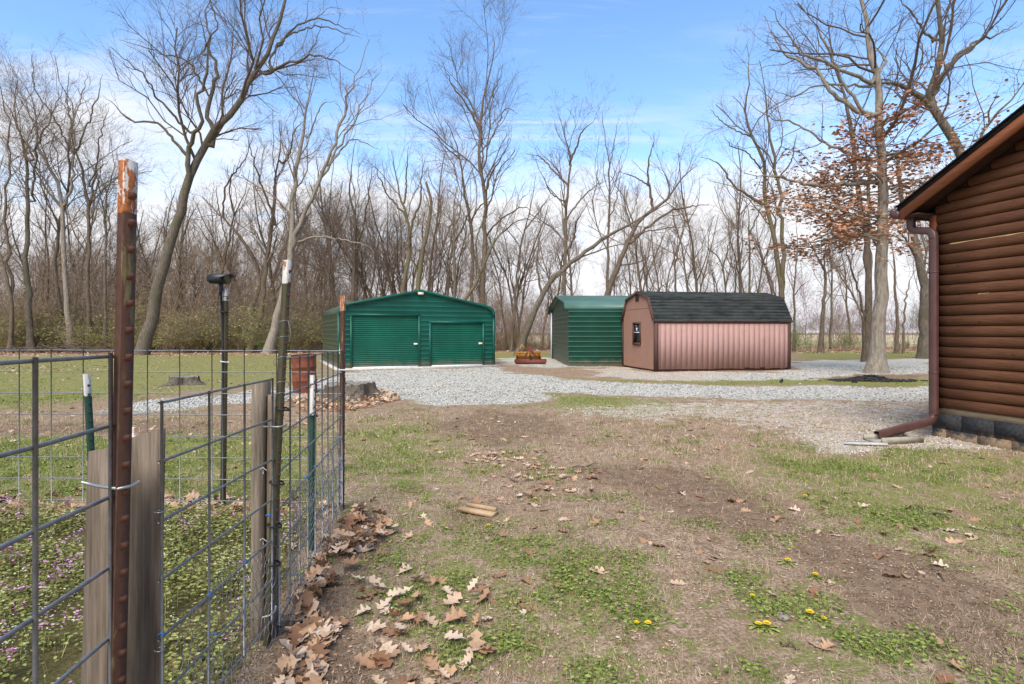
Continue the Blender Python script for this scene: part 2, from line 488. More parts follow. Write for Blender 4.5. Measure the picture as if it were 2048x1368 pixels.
noisy('white_trim', (.62, .62, .6), (.75, .75, .73), 20, .6, .3)
noisy('cream_plastic', (.62, .57, .45), (.72, .67, .55), 20, .5, .3, bump=0)
def boards(name, a, b, dirt):
    m = Mat(name, .75, .25); co = m.coord('World', (6, 6, .5)); n = m.noise(co, 5, 5)
    n2 = m.noise(m.coord('World'), 2.2, 5)
    col = m.ramp(n, [(.3, a), (.7, b)])
    col = m.mix(m.math('MULTIPLY', m.rnd(), .16), col, dirt)
    col = m.mix(m.math('MULTIPLY', m.step(n2, .56, .75), .4), col, dirt)
    m.color(col).bump(n, .35, .006); return m.m
boards('pink_siding', (.355, .205, .172), (.42, .255, .218), (.24, .138, .112))
boards('tan_siding', (.37, .195, .132), (.45, .25, .172), (.27, .14, .095))
boards('shed_trim', (.075, .038, .028), (.12, .062, .046), (.04, .025, .02))
def shingle(name, a, b):
    m = Mat(name, .95, .15); co = m.coord('World'); n = m.noise(co, 60, 3); n2 = m.noise(m.coord('World', (.6, .6, 4)), 3, 4)
    col = m.ramp(n, [(.3, a), (.7, b)]); col = m.mix(m.step(n2, .4, .7), col, tuple(k * .65 for k in a))
    m.color(col).bump(n, .5, .01); return m.m
shingle('shed_shingle', (.03, .034, .033), (.068, .075, .071))
shingle('cabin_shingle', (.012, .01, .01), (.035, .03, .03))
def logwood(name, a, b, kn):
    m = Mat(name, .62, .28); co = m.coord('Object', (.5, 9, 9)); n = m.noise(co, 7, 6, .7, .5)
    n2 = m.noise(m.coord('World', (1, 1, 1.6)), 8, 2)
    col = m.ramp(n, [(.32, a), (.66, b)]); col = m.mix(m.math('MULTIPLY', m.step(n2, .66, .74), .7), col, kn)
    rn = m.rnd(); col = m.mix(m.math('MULTIPLY', rn, .35), col, a)
    m.color(col).bump(n, .3, .006); return m.m
logwood('log_stain', (.062, .023, .0095), (.17, .068, .027), (.042, .016, .008))
logwood('log_trim', (.12, .036, .013), (.24, .075, .026), (.07, .025, .012))
logwood('fascia_wood', (.20, .062, .024), (.33, .12, .048), (.13, .04, .018))
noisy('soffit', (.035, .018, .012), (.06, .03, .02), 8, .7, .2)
noisy('bare_wood', (.40, .25, .11), (.52, .36, .18), 12, .7, .2, (1, 1, 8))
noisy('tan_sill', (.34, .24, .13), (.47, .35, .21), 7, .8, .2, (1, 1, 3))
def blockmat():
    m = Mat('tar_block', .85, .25); co = m.coord('World'); n = m.noise(co, 5, 6, .65); n2 = m.noise(co, 30, 3)
    gzp = m.n.new('ShaderNodeSeparateXYZ'); ge = m.n.new('ShaderNodeNewGeometry'); m.l.new(ge.outputs['Position'], gzp.inputs[0])
    tar = m.ramp(n2, [(.3, (.018, .018, .019)), (.7, (.05, .05, .05))])
    mud = m.ramp(n2, [(.3, (.16, .105, .062)), (.7, (.25, .17, .105))])
    f = m.step(m.math('SUBTRACT', m.math('ADD', gzp.outputs[2], m.math('MULTIPLY', n, .45)), .31), -.035, .035)  # splash line: soil stuck to the lower blocks
    m.color(m.mix(f, mud, tar)).bump(n2, .4, .008); return m.m
blockmat()
m = Mat('brown_metal', .38, .45); n = m.noise(m.coord('World'), 7, 4)
m.color(m.ramp(n, [(.3, (.075, .034, .028)), (.7, (.105, .05, .042))]))
m = Mat('dark_glass', .08, .6); m.color((.012, .014, .016))
noisy('black_plastic', (.01, .01, .011), (.022, .022, .024), 30, .45, .4, bump=0)

# ------------------------------------------------------------------ green metal garage
def rib_wall(u0, u1, z0, ztop, step, rib=.02, holes=(), flat=.0):
    """sheet in (u,z) with raised horizontal ribs; ztop(u) gives the upper edge; holes are (u0,u1,z1) door openings from the floor"""
    mb = MB()
    us = sorted(set([u0, u1] + [h[0] for h in holes] + [h[1] for h in holes] + list(np.linspace(u0, u1, 25))))
    for a, b in zip(us[:-1], us[1:]):
        mid = (a + b) / 2; lo = z0
        for h in holes:
            if h[0] < mid < h[1]: lo = h[2]
        ta, tb = ztop(a), ztop(b)
        # profile levels: flat face with a narrow proud rib each step
        zs = []; k = 0; z = z0
        while z < max(ta, tb) + step:
            zs += [(z, 0), (z + step * .74, 0), (z + step * .80, rib), (z + step * .92, rib), (z + step * .985, 0)]
            z += step
        pa = [(min(max(z, lo), ta), d) for z, d in zs]; pb = [(min(max(z, lo), tb), d) for z, d in zs]
        V = [(a, -d, z) for z, d in pa] + [(b, -d, z) for z, d in pb]; n = len(pa)
        q = [[i, n + i, n + i + 1, i + 1] for i in range(n - 1) if pa[i + 1][0] - pa[i][0] > 1e-5 or pb[i + 1][0] - pb[i][0] > 1e-5]
        if q: mb.add(V, q)
    return mb
def frame_mat(origin, u):                 # local frame: x along u, y away from the viewer, z up
    return math.atan2(u[1], u[0])

gw, gd = 6.17, 6.7
ang = math.atan2(.392, .92)
gar = thing('metal_garage', 'dark green ribbed metal garage with two roll-up doors and low peaked roof', 'garage', (-6.44, 21.26, 0), ang)
PROF = [(0, 2.08), (.02, 2.22), (.07, 2.33), (.16, 2.41), (.30, 2.462)]
def gtop(u):
    w = u if u < gw / 2 else gw - u
    p = PROF + [(gw / 2, 3.035)]
    return float(np.interp(w, [a for a, b in p], [b for a, b in p]))
doors = [(.452, 3.042, 2.02), (3.481, 5.722, 1.755)]
MB_ = rib_wall(0, gw, .0, lambda u: gtop(u) - .01, .187, .016, doors)
MB_.build('front_wall', MATS['garage_green'], gar)
sw = rib_wall(0, gd, .0, lambda u: 2.08, .187, .016)
o = sw.build('side_wall', MATS['garage_side_green'], gar, loc=(0, gd, 0), rot=(0, 0, -math.pi / 2))
o = rib_wall(0, gd, .0, lambda u: 2.08, .187, .016).build('side_wall', MATS['garage_side_green'], gar, loc=(gw, 0, 0), rot=(0, 0, math.pi / 2))
o = rib_wall(0, gw, .0, lambda u: gtop(u) - .01, .187, .016).build('rear_wall', MATS['garage_side_green'], gar, loc=(gw, gd, 0), rot=(0, 0, math.pi))
def roof_shell(half, prof, peak, y0, y1, th=.03, out=.025):
    pts = [(-out, prof[0][1] - .0)] + [(x - out * (1 - min(1, x / .3)), z + out * min(1, x / .3)) for x, z in prof[1:]] + [(half, peak + out)]
    L = pts + [(2 * half - x, z) for x, z in pts[-2::-1]]
    inner = [(x + (th if x < half else -th) * (1 if abs(x - half) > half - .35 else 0), z - th) for x, z in L]
    mb = MB(); n = len(L)
    V = [(x, y0, z) for x, z in L] + [(x, y1, z) for x, z in L] + [(x, y0, z) for x, z in inner] + [(x, y1, z) for x, z in inner]
    q = []
    for k in range(n - 1):
        q += [[k, k + 1, n + k + 1, n + k], [2 * n + k + 1, 2 * n + k, 3 * n + k, 3 * n + k + 1], [k + 1, k, 2 * n + k, 2 * n + k + 1], [n + k, n + k + 1, 3 * n + k + 1, 3 * n + k]]
    q += [[0, n, 3 * n, 2 * n], [n - 1, 3 * n - 1, 4 * n - 1, 2 * n - 1]]
    mb.add(V, q); return mb
rf = roof_shell(gw / 2, PROF, 3.035, -.09, gd + .06, .035).build('roof', MATS['garage_side_green'], gar)
tr = roof_shell(gw / 2, PROF, 3.035, -.125, -.09, .09, .03).build('roof_trim', MATS['garage_green'], rf)
for u in (0, gw):                          # corner trims
    MB().box((u, -.02, 1.05), (.09, .07, 2.1)).build('corner_trim', MATS['garage_green'], gar)
for (a, b, zt), hx in zip(doors, (2.93, 5.62)):
    d = bpy.data.objects.new('roll_up_door', None); C.objects.link(d); d.parent = gar
    prof = []; z = .075; st = .0735
    mb = MB(); zs = []
    while z < zt + .02:
        for f, dd in ((0, 0), (.3, .0), (.45, .022), (.8, .022), (.95, .0)):
            zs.append((min(z + f * st, zt + .03), dd))
        z += st
    n = len(zs)
    mb.add([(a + .02, .055 - d_, z) for z, d_ in zs] + [(b - .02, .055 - d_, z) for z, d_ in zs], [[i, n + i, n + i + 1, i + 1] for i in range(n - 1)])
    mb.build('curtain', MATS['door_green'], d, smooth=True)
    MB().box(((a + b) / 2, .03, .045), (b - a - .01, .07, .07)).build('bottom_bar', MATS['white_trim'], d)
    for u in (a, b):
        MB().box((u, -.006, zt / 2), (.075, .06, zt)).build('jamb', MATS['garage_green'], d)
    MB().box(((a + b) / 2, -.008, zt + .035), (b - a + .075, .064, .07)).build('header', MATS['garage_green'], d)
    MB().box((hx - .02, .012, .93), (.15, .03, .075)).box((hx + .03, .0, .93), (.04, .05, .035)).build('latch', MATS['cream_plastic'], d)
MB().box((gw / 2, gd / 2 - .1, .0), (gw + .32, gd + .42, .09)).build('slab', MATS['concrete'], gar)
lt = MB().box((gw / 2 - .02, -.17, 2.885), (.2, .1, .06)).box((gw / 2 - .02, -.15, 2.935), (.22, .08, .035)).build('floodlight', MATS['cream_plastic'], gar)

# leaning marker stick by the garage
st = thing('marker_stick', 'thin orange and white marker stick leaning at the garage corner', 'stick', (-6.37, 21.0, 0))
noisy('orange_paint', (.42, .12, .05), (.55, .18, .08), 20, .6, .3)
MB().tube([(.06, 0, 0), (.025, .08, .6)], .012, 6).build('shaft', MATS['orange_paint'], st)
MB().tube([(.025, .08, .6), (.01, .11, .86)], .013, 6).build('reflector_band', MATS['white_trim'], st)
MB().tube([(.01, .11, .86), (0, .13, 1.02)], .012, 6).build('tip', MATS['orange_paint'], st)

# ------------------------------------------------------------------ green carport behind the shed
cw, cd = 7.0, 6.6
cang = math.atan2(1, -.03)
crp = thing('metal_carport', 'tall green ribbed metal carport half hidden behind the pink shed', 'carport', (2.31, 23.4, 0))
CP = [(0, 2.36), (.03, 2.46), (.1, 2.55), (.22, 2.61), (.4, 2.655)]
def ctop(u):
    w = u if u < cw / 2 else cw - u
    p = CP + [(cw / 2, 3.09)]
    return float(np.interp(w, [a for a, b in p], [b for a, b in p]))
cb = bpy.data.objects.new('body_axis', None)
bpy.data.objects.remove(cb)
rz_g = math.atan2(-1, .03)                 # gable runs away from the viewer, seen from the left
gw_o = rib_wall(0, cw, 0, lambda u: ctop(u) - .02, .205, .014).build('gable_wall', MATS['carport_gable'], crp, loc=(-.21 + .04, 7.0, 0), rot=(0, 0, rz_g))
rib_wall(0, cd, 0, lambda u: 2.37, .205, .016).build('side_wall', MATS['carport_green'], crp, loc=(0, 0, 0), rot=(0, 0, .03))
rib_wall(0, cd, 0, lambda u: 2.37, .205, .016).build('side_wall', MATS['carport_green'], crp, loc=(cd - .21, 7.2, 0), rot=(0, 0, math.pi + .03))
rib_wall(0, cw, 0, lambda u: ctop(u) - .02, .205, .014).build('gable_wall', MATS['carport_gable'], crp, loc=(cd, .2, 0), rot=(0, 0, math.pi / 2 + .03))
r_ = roof_shell(cw / 2, CP, 3.09, -.16, cd + .1, .03).build('roof', MATS['carport_roof'], crp, loc=(-.21, 7.0, 0), rot=(0, 0, rz_g))
mbr = MB()
for k in range(1, 9):                      # raised roof ribs along the slope
    f = k / 9; x = .4 + f * (cw / 2 - .4); z = 2.655 + f * (3.09 - 2.655) + .028
    for xx in (x, cw - x): mbr.bar((xx, -.15, z), (xx, cd + .09, z), .05, .014)
mbr.build('roof_ribs', MATS['carport_roof'], r_)
t_ = roof_shell(cw / 2, CP, 3.09, -.19, -.16, .06, .015).build('roof_trim', MATS['carport_green'], crp, loc=(-.21, 7.0, 0), rot=(0, 0, rz_g))
MB().box((-.235, 6.78, 1.2), (.06, .34, 2.4)).build('corner_post', MATS['white_trim'], crp)

# ------------------------------------------------------------------ pink barn shed
sw_, sl = 3.17, 5.27
sg = np.array((-.167, .986)); ss = np.array((.986, .167))
shed = thing('barn_shed', 'pink barn shed with brown trim and dark shingled gambrel roof', 'shed', (5.06, 20.24, 0), math.atan2(.167, .986))
GAM = [(0, 1.86), (.5, 2.68), (sw_ / 2, 2.93), (sw_ - .5, 2.68), (sw_, 1.86)]   # across the gable (local y), height
def gam(y): return float(np.interp(y, [a for a, b in GAM], [b for a, b in GAM]))
zb0 = .06
mb = MB().box((sl / 2, .035, .94), (sl - .02, .05, 1.76))                       # wall backing
mb.build('wall', MATS['shed_trim'], shed)
bw = sl / 26
bmesh_ = MB().box((0, 0, 0), (bw - .007, .03, 1.72)).mesh('siding_board'); bmesh_.materials.append(MATS['pink_siding'])
for k in range(26):
    jag = (.015 * math.sin(k * 2.3) if k > 9 else 0) + (.02 if k in (13, 17, 18, 20) else 0)
    link('siding_board', bmesh_, None, shed, (bw * (k + .5), .0, zb0 + .875 + jag))
# gable: narrow grooved sheet, lower and upper panels
def gable(y_sign_x, z0, z1):
    mb = MB(); ys_ = np.arange(0, sw_ + .001, .1057)
    for a, b in zip(ys_[:-1], ys_[1:]):
        for (p, q_, dep) in ((a + .006, b - .006, 0.), (b - .006, min(b + .006, sw_), .009)):
            zl = [min(max(gam(p), z0), z1), min(max(gam(q_), z0), z1)]
            if zl[0] - z0 < .01 and zl[1] - z0 < .01: continue
            mb.add([(y_sign_x + dep, p, z0), (y_sign_x + dep, q_, z0), (y_sign_x + dep, q_, zl[1]), (y_sign_x + dep, p, zl[0])], [[0, 3, 2, 1]])
    return mb
gable(-.012, zb0, 2.265).build('gable_siding', MATS['tan_siding'], shed)
gable(-.02, 2.275, 3.0).build('gable_siding', MATS['tan_siding'], shed)
gb = MB(); yy = np.linspace(0, sw_, 40)
gb.add([(.004, y, zb0) for y in yy] + [(.004, y, gam(y)) for y in yy], [[i, 40 + i, 41 + i, i + 1] for i in range(39)]); gb.build('gable_backing', MATS['shed_trim'], shed)
gb = MB(); gb.add([(sl, y, zb0) for y in yy] + [(sl, y, gam(y)) for y in yy], [[i, i + 1, 41 + i, 40 + i] for i in range(39)]); gb.build('rear_gable', MATS['tan_siding'], shed)
MB().box((sl / 2, sw_ - .02, .94), (sl - .02, .04, 1.76)).build('rear_wall', MATS['pink_siding'], shed)
MB().box((sl / 2, sw_ / 2, .05), (sl - .06, sw_ - .06, .1)).build('floor_skid', MATS['shed_trim'], shed)
# trim
MB().box((.045, -.022, .93), (.13, .03, 1.78)).build('corner_board', MATS['shed_trim'], shed)
MB().box((-.026, .02, .93), (.022, .06, 1.78)).build('corner_board', MATS['shed_trim'], shed)
MB().box((sl - .05, -.022, .93), (.12, .03, 1.78)).build('corner_board', MATS['shed_trim'], shed)
MB().box((-.024, sw_ - .03, .93), (.024, .06, 1.78)).build('corner_board', MATS['shed_trim'], shed)
MB().box((sl / 2, -.026, 1.775), (sl + .04, .032, .11)).build('eave_board', MATS['shed_trim'], shed)
mb = MB()
for (a, b) in zip(GAM[:-1], GAM[1:]):
    mb.bar((-.055, a[0], a[1] - .035), (-.055, b[0], b[1] - .035), .07, .085, up=(1, 0, 0))
mb.build('rake_board', MATS['shed_trim'], shed)
# shingle courses: stepped strips
def courses(y0, z0, y1, z1, n, flip=False):
    mb = MB(); dy, dz = (y1 - y0) / n, (z1 - z0) / n
    L = math.hypot(dy, dz); nrm = np.array((0, -dz / L, dy / L)) * (1 if y1 > y0 else -1)
    rr = random.Random(int(y0 * 100 + n))
    for k in range(n):
        a = np.array((0, y0 + dy * k, z0 + dz * k)); b = np.array((0, y0 + dy * (k + 1.08), z0 + dz * (k + 1.08)))
        x = -.10 - rr.random() * .15
        while x < sl + .08:
            w = .3 + rr.random() * .02; x2 = min(x + w, sl + .09); x1 = max(x, -.09)
            t = .017 + rr.random() * .006
            if x2 - x1 > .02:
                p = [a + nrm * t + (x1, 0, 0), a + nrm * t + (x2 - .006, 0, 0), b + nrm * .004 + (x2 - .006, 0, 0), b + nrm * .004 + (x1, 0, 0), a + (x1, 0, 0), a + (x2 - .006, 0, 0)]
                mb.add(p, [[0, 1, 2, 3], [4, 5, 1, 0]] if y1 > y0 else [[3, 2, 1, 0], [0, 1, 5, 4]])
            x += w
    return mb
rf = MB()
for (a, b) in zip(GAM[:-1], GAM[1:]):
    rf.add([(-.085, a[0], a[1]), (sl + .085, a[0], a[1]), (sl + .085, b[0], b[1]), (-.085, b[0], b[1])], [[0, 1, 2, 3]])
    rf.add([(-.085, a[0], a[1] - .03), (sl + .085, a[0], a[1] - .03), (sl + .085, b[0], b[1] - .03), (-.085, b[0], b[1] - .03)], [[3, 2, 1, 0]])
rfo = rf.build('roof', MATS['cabin_shingle'], shed)
ov = .06
for nm, args in (('lower_shingles', (-ov, 1.86 - ov * 1.64, .5, 2.68, 8)), ('upper_shingles', (.48, 2.68, sw_ / 2 + .01, 2.945, 7)), ('upper_shingles', (sw_ - .48, 2.68, sw_ / 2 - .01, 2.945, 7)), ('lower_shingles', (sw_ + ov, 1.86 - ov * 1.64, sw_ - .5, 2.68, 8))):
    courses(*args).build(nm, MATS['shed_shingle'], rfo)
# window and vent on the gable
wv = bpy.data.objects.new('window', None); C.objects.link(wv); wv.parent = shed
a, b, z0, z1 = 1.29, 1.97, .95, 1.735
MB().box((-.03, (a + b) / 2, z1), (.05, b - a + .06, .075)).box((-.03, (a + b) / 2, z0), (.06, b - a + .06, .09)).box((-.03, a, (z0 + z1) / 2), (.046, .08, z1 - z0)).box((-.03, b, (z0 + z1) / 2), (.046, .08, z1 - z0)).build('frame', MATS['shed_trim'], wv)
MB().box((-.02, (a + b) / 2, (z0 + z1) / 2), (.01, b - a - .06, z1 - z0 - .06)).build('pane', MATS['dark_glass'], wv)
MB().box((-.032, (a + b) / 2, (z0 + z1) / 2 + .04), (.02, b - a - .06, .03)).build('meeting_rail', MATS['white_trim'], wv)
MB().box((-.028, (a + b) / 2 + .02, 1.5), (.006, .12, .12)).box((-.029, (a + b) / 2 + .08, 1.63), (.006, .06, .05)).build('pane_sticker', MATS['white_trim'], wv)
mb = MB().box((-.03, 1.58, 2.7), (.03, .3, .26)); mb.build('vent', MATS['shed_trim'], shed)
mb = MB()
for k in range(5): mb.box((-.048, 1.58, 2.605 + k * .045), (.02, .24, .014))
mb.build('vent_louvre', MATS['soffit'], shed)

# ------------------------------------------------------------------ log cabin corner
cu = np.array((.234, -.972)); cn = np.array((-.972, -.234))      # along the gable wall towards the viewer, outward normal
cabin = thing('log_cabin', 'brown stained log-sided cabin with gutter and downspout on the right edge', 'cabin', (5.75, 7.78, 0), math.atan2(cn[1], cn[0]) + math.pi / 2)
# local x: along wall towards the viewer;  local y: into the cabin (-normal)
PITCH = .495; EAVE_B = .25; RAKE_A = .30
def roof_z(x): return 3.143 + PITCH * (x + EAVE_B)               # top of roof at the rake
WALL_L, CAB_D = 5.2, 7.0
half = WALL_L / 2
def roof_zz(x): return roof_z(x if x < half else WALL_L - x)
logh = .1365; z = .388; k = 0
nseg = 9
while z < roof_zz(half) - .2:
    zt = z + logh
    # gable: the log stops where the roof comes down
    x0 = 0.06; x1 = WALL_L - .06
    need = zt + .12
    if roof_z(0) < need: x0 = max(x0, (need - 3.143) / PITCH - EAVE_B); x1 = WALL_L - x0
    if x1 - x0 < .3: break
    a_ = np.linspace(-math.pi / 2, math.pi / 2, nseg)
    prof = [(-.055 * math.cos(t) ** .75 - .012, z + logh / 2 + logh / 2 * math.sin(t)) for t in a_]
    cuts = np.linspace(0, x1 - x0, 9); V = []; wob = random.Random(k)
    for c_ in cuts:
        w1, w2 = (wob.random() - .5) * .004, (wob.random() - .5) * .004
        V += [(c_, y + w1, zz - z + w2 * .5) for y, zz in prof]
    q = [[i * nseg + j, (i + 1) * nseg + j, (i + 1) * nseg + j + 1, i * nseg + j + 1] for i in range(8) for j in range(nseg - 1)]
    mb = MB(); mb.add(V, q)
    mb.t.append(np.array([[0, j + 1, j + 2] for j in range(nseg - 2)]))
    lg = mb.build('log', MATS['log_stain'], cabin, smooth=True, loc=(x0, 0, z))
    if k in (15, 10):                       # raw split edges where the stain is missing
        xa, xb = (.18, 1.6) if k == 15 else (.55, .68)
        e = MB(); n_ = 12
        for i in range(n_):
            f = i / (n_ - 1); xx = xa + (xb - xa) * f; h_ = .016 * math.sin(math.pi * min(1, f * 1.5 + .08)) + .003
            e.add([(xx, -.052, .128 - h_), (xx, -.0405, .128 + .004)], [])
        e.q.append(np.array([[2 * i, 2 * i + 2, 2 * i + 3, 2 * i + 1] for i in range(n_ - 1)]))
        e.build('split_edge', MATS['bare_wood'], lg)
    z = zt; k += 1
# wall core, sill, foundation
mb = MB(); xs_ = np.linspace(0, WALL_L, 41)
mb.add([(x, .012, .33) for x in xs_] + [(x, .012, roof_zz(x) - .12) for x in xs_], [[i, i + 1, 42 + i, 41 + i] for i in range(40)])
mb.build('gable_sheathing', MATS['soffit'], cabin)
MB().box((.02, CAB_D / 2, 1.7), (.05, CAB_D, 2.75)).build('eave_wall', MATS['log_stain'], cabin)
MB().box((WALL_L - .02, CAB_D / 2, 1.7), (.05, CAB_D, 2.75)).build('eave_wall', MATS['log_stain'], cabin)
MB().box((WALL_L / 2, CAB_D, 1.7), (WALL_L, .05, 2.75)).build('rear_wall', MATS['log_stain'], cabin)
MB().box((WALL_L / 2 + .01, .0, .349), (WALL_L + .02, .05, .078)).build('sill_board', MATS['tan_sill'], cabin)
fo = bpy.data.objects.new('foundation', None); C.objects.link(fo); fo.parent = cabin
for r in range(2):
    x = -.02 - (0 if r else .2)
    while x < WALL_L:
        a, b = max(x, -.02), min(x + .4, WALL_L + .02)
        if b - a > .05:
            MB().box(((a + b) / 2, .07, -.105 + .21 * r + .105 - (0 if r else .0)), (b - a - .004, .2, .206)).build('block', MATS['tar_block'], fo)
        x += .4
MB().box((WALL_L / 2, .075, .1), (WALL_L + .02, .18, .42)).build('mortar_core', MATS['tar_block'], fo)
MB().box((.1, CAB_D / 2, .1), (.2, CAB_D, .42)).build('side_footing', MATS['tar_block'], fo)
# corner boards
MB().box((.035, -.05, 1.66), (.07, .05, 2.62)).build('corner_board', MATS['log_trim'], cabin)
MB().box((-.03, .04, 1.66), (.035, .17, 2.66)).build('corner_board', MATS['log_trim'], cabin)
# roof: two slopes with shingle edge, rake fascia, soffits, gutter
rt = .05
roof = MB()
pk = roof_zz(half)
for sgn in (0, 1):
    f = (lambda x: x) if sgn == 0 else (lambda x: WALL_L - x)
    x0, x1 = f(-EAVE_B - .03), f(half)
    za, zc = roof_z(-EAVE_B - .03), roof_z(half)
    ya, yb = -RAKE_A - .03, CAB_D + .3
    V = [(x0, ya, za), (x1, ya, zc), (x1, yb, zc), (x0, yb, za), (x0, ya, za - rt), (x1, ya, zc - rt), (x1, yb, zc - rt), (x0, yb, za - rt)]
    q = [[0, 1, 2, 3], [7, 6, 5, 4], [0, 4, 5, 1], [1, 5, 6, 2], [2, 6, 7, 3], [3, 7, 4, 0]]
    roof.add(V, q if sgn == 0 else [k[::-1] for k in q])
ro = roof.build('roof', MATS['cabin_shingle'], cabin)
mb = MB()                                   # shingle tabs showing along the rake edge
for i in range(22):
    x = -EAVE_B - .03 + i * .135; zt = roof_z(x) + .004
    mb.bar((x, -RAKE_A - .045, zt + .004), (x + .15, -RAKE_A - .045, roof_z(x + .15) + .012), .03, .016)
    mb.bar((x, -RAKE_A + .3, zt + .004), (x + .15, -RAKE_A + .3, roof_z(x + .15) + .012), .65, .014)
mb.build('shingle_edge', MATS['cabin_shingle'], ro)
for sgn in (0, 1):
    f = (lambda x: x) if sgn == 0 else (lambda x: WALL_L - x)
    xa, xb = -EAVE_B, half
    V = []
    for (x, zt) in ((f(xa), roof_z(xa) - rt), (f(xb), roof_z(xb) - rt)):
        for y in (-RAKE_A - .02, -RAKE_A + .02): V += [(x, y, zt - .002), (x, y, zt - .14)]
    mb = MB(); mb.add(V, [[0, 1, 5, 4], [2, 6, 7, 3], [0, 4, 6, 2], [1, 3, 7, 5], [0, 2, 3, 1], [4, 5, 7, 6]])
    mb.build('rake_fascia', MATS['fascia_wood'], ro)
    mb = MB(); V = []
    for (x, zt) in ((f(xa), roof_z(xa) - rt - .1), (f(xb), roof_z(xb) - rt - .1)):
        V += [(x, -RAKE_A + .02, zt), (x, .0, zt)]
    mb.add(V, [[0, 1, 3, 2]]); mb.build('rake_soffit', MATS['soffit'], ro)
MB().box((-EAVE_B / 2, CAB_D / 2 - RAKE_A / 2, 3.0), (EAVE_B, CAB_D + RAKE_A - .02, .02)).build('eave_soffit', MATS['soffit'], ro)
MB().box((-EAVE_B - .01, CAB_D / 2 - RAKE_A / 2, 3.03), (.02, CAB_D + RAKE_A - .06, .13)).build('eave_fascia', MATS['log_trim'], ro)
gut = MB().prism([(-EAVE_B - .02, 3.1), (-EAVE_B - .02, 2.985), (-EAVE_B - .1, 2.985), (-EAVE_B - .15, 3.05), (-EAVE_B - .155, 3.1)], -RAKE_A - .03, CAB_D)
gut.build('gutter', MATS['brown_metal'], cabin)
# downspout: rectangular section swept along a path
def duct(path, w, h, side):
    P = np.array(path, float); mb = MB(); V = []
    for i in range(len(P)):
        t = P[min(i + 1, len(P) - 1)] - P[max(i - 1, 0)]; t /= np.linalg.norm(t)
        s_ = np.array(side, float); s_ -= t * (s_ @ t); s_ /= np.linalg.norm(s_); u_ = np.cross(s_, t)
        c = .012
        for a_, b_ in ((-w / 2 + c, -h / 2), (w / 2 - c, -h / 2), (w / 2, -h / 2 + c), (w / 2, h / 2 - c), (w / 2 - c, h / 2), (-w / 2 + c, h / 2), (-w / 2, h / 2 - c), (-w / 2, -h / 2 + c)):
            V.append(P[i] + s_ * a_ + u_ * b_)
    n = 8; q = [[i * n + (j + 1) % n, i * n + j, (i + 1) * n + j, (i + 1) * n + (j + 1) % n] for i in range(len(P) - 1) for j in range(n)]
    mb.add(V, q); return mb
def arc(p, a, b, n=6):                      # rounded corner through p between directions a and b
    p = np.array(p, float); a = np.array(a, float); b = np.array(b, float)
    return [tuple(p + a * (1 - t) ** 2 + b * t ** 2) for t in np.linspace(0, 1, n)]
dsx = .085
yb_ = -.125
path = [(-.25, -.12, 2.99)] + arc((-.25, -.12, 2.80), (0, 0, .1), (.1, 0, 0)) + arc((dsx, yb_, 2.775), (-.13, 0, 0), (0, 0, -.13), 8)
ds = duct(path, .075, .1, (0, 1, 0)).build('downspout_elbow', MATS['brown_metal'], cabin)
duct([(dsx, yb_, 2.66), (dsx, yb_, 1.7), (dsx, yb_, .30)], .075, .102, (0, 1, 0)).build('downspout', MATS['brown_metal'], cabin)
mb = MB()
for zz in (2.2, .86): mb.box((dsx, yb_, zz), (.108, .082, .012))
mb.build('downspout_seam', MATS['brown_metal'], cabin)
ex = np.array((.17, -1.14, .075))
duct([(dsx, yb_, .31)] + arc((dsx, yb_, .225), (0, 0, .07), (.005, -.085, -.02)) + [(dsx + .02, yb_ - .28, .175), tuple(ex)], .075, .1, (1, 0, 0)).build('downspout_extension', MATS['brown_metal'], cabin)

# splash block and slab lying at the outlet
noisy('old_concrete', (.22, .19, .14), (.42, .38, .31), 14, .95, .15)
sp = thing('splash_block', 'grey concrete splash block under the downspout outlet', 'splash block', (4.86, 7.3, .005), math.atan2(-cn[1], -cn[0]) )
MB().box((0, 0, .012), (.62, .3, .024)).build('base', MATS['old_concrete'], sp)
for s_ in (-1, 1): MB().box((0, s_ * .135, .045), (.62, .04, .07)).build('side_rim', MATS['old_concrete'], sp)
MB().box((.295, 0, .045), (.035, .23, .066)).build('end_rim', MATS['old_concrete'], sp)
sl_ = MB(); sl_.add([(-.33, -.05, 0), (.16, -.14, 0), (.27, .02, 0), (-.2, .08, 0), (-.33, -.05, .018), (.16, -.14, .02), (.27, .02, .018), (-.2, .08, .016)], [[4, 5, 6, 7], [0, 1, 5, 4], [1, 2, 6, 5], [2, 3, 7, 6], [3, 0, 4, 7], [3, 2, 1, 0]])
tag(sl_.build('stone_slab', MATS['concrete'], loc=(4.42, 7.12, .012)), 'thin pale slab lying flat beside the splash block', 'slab')
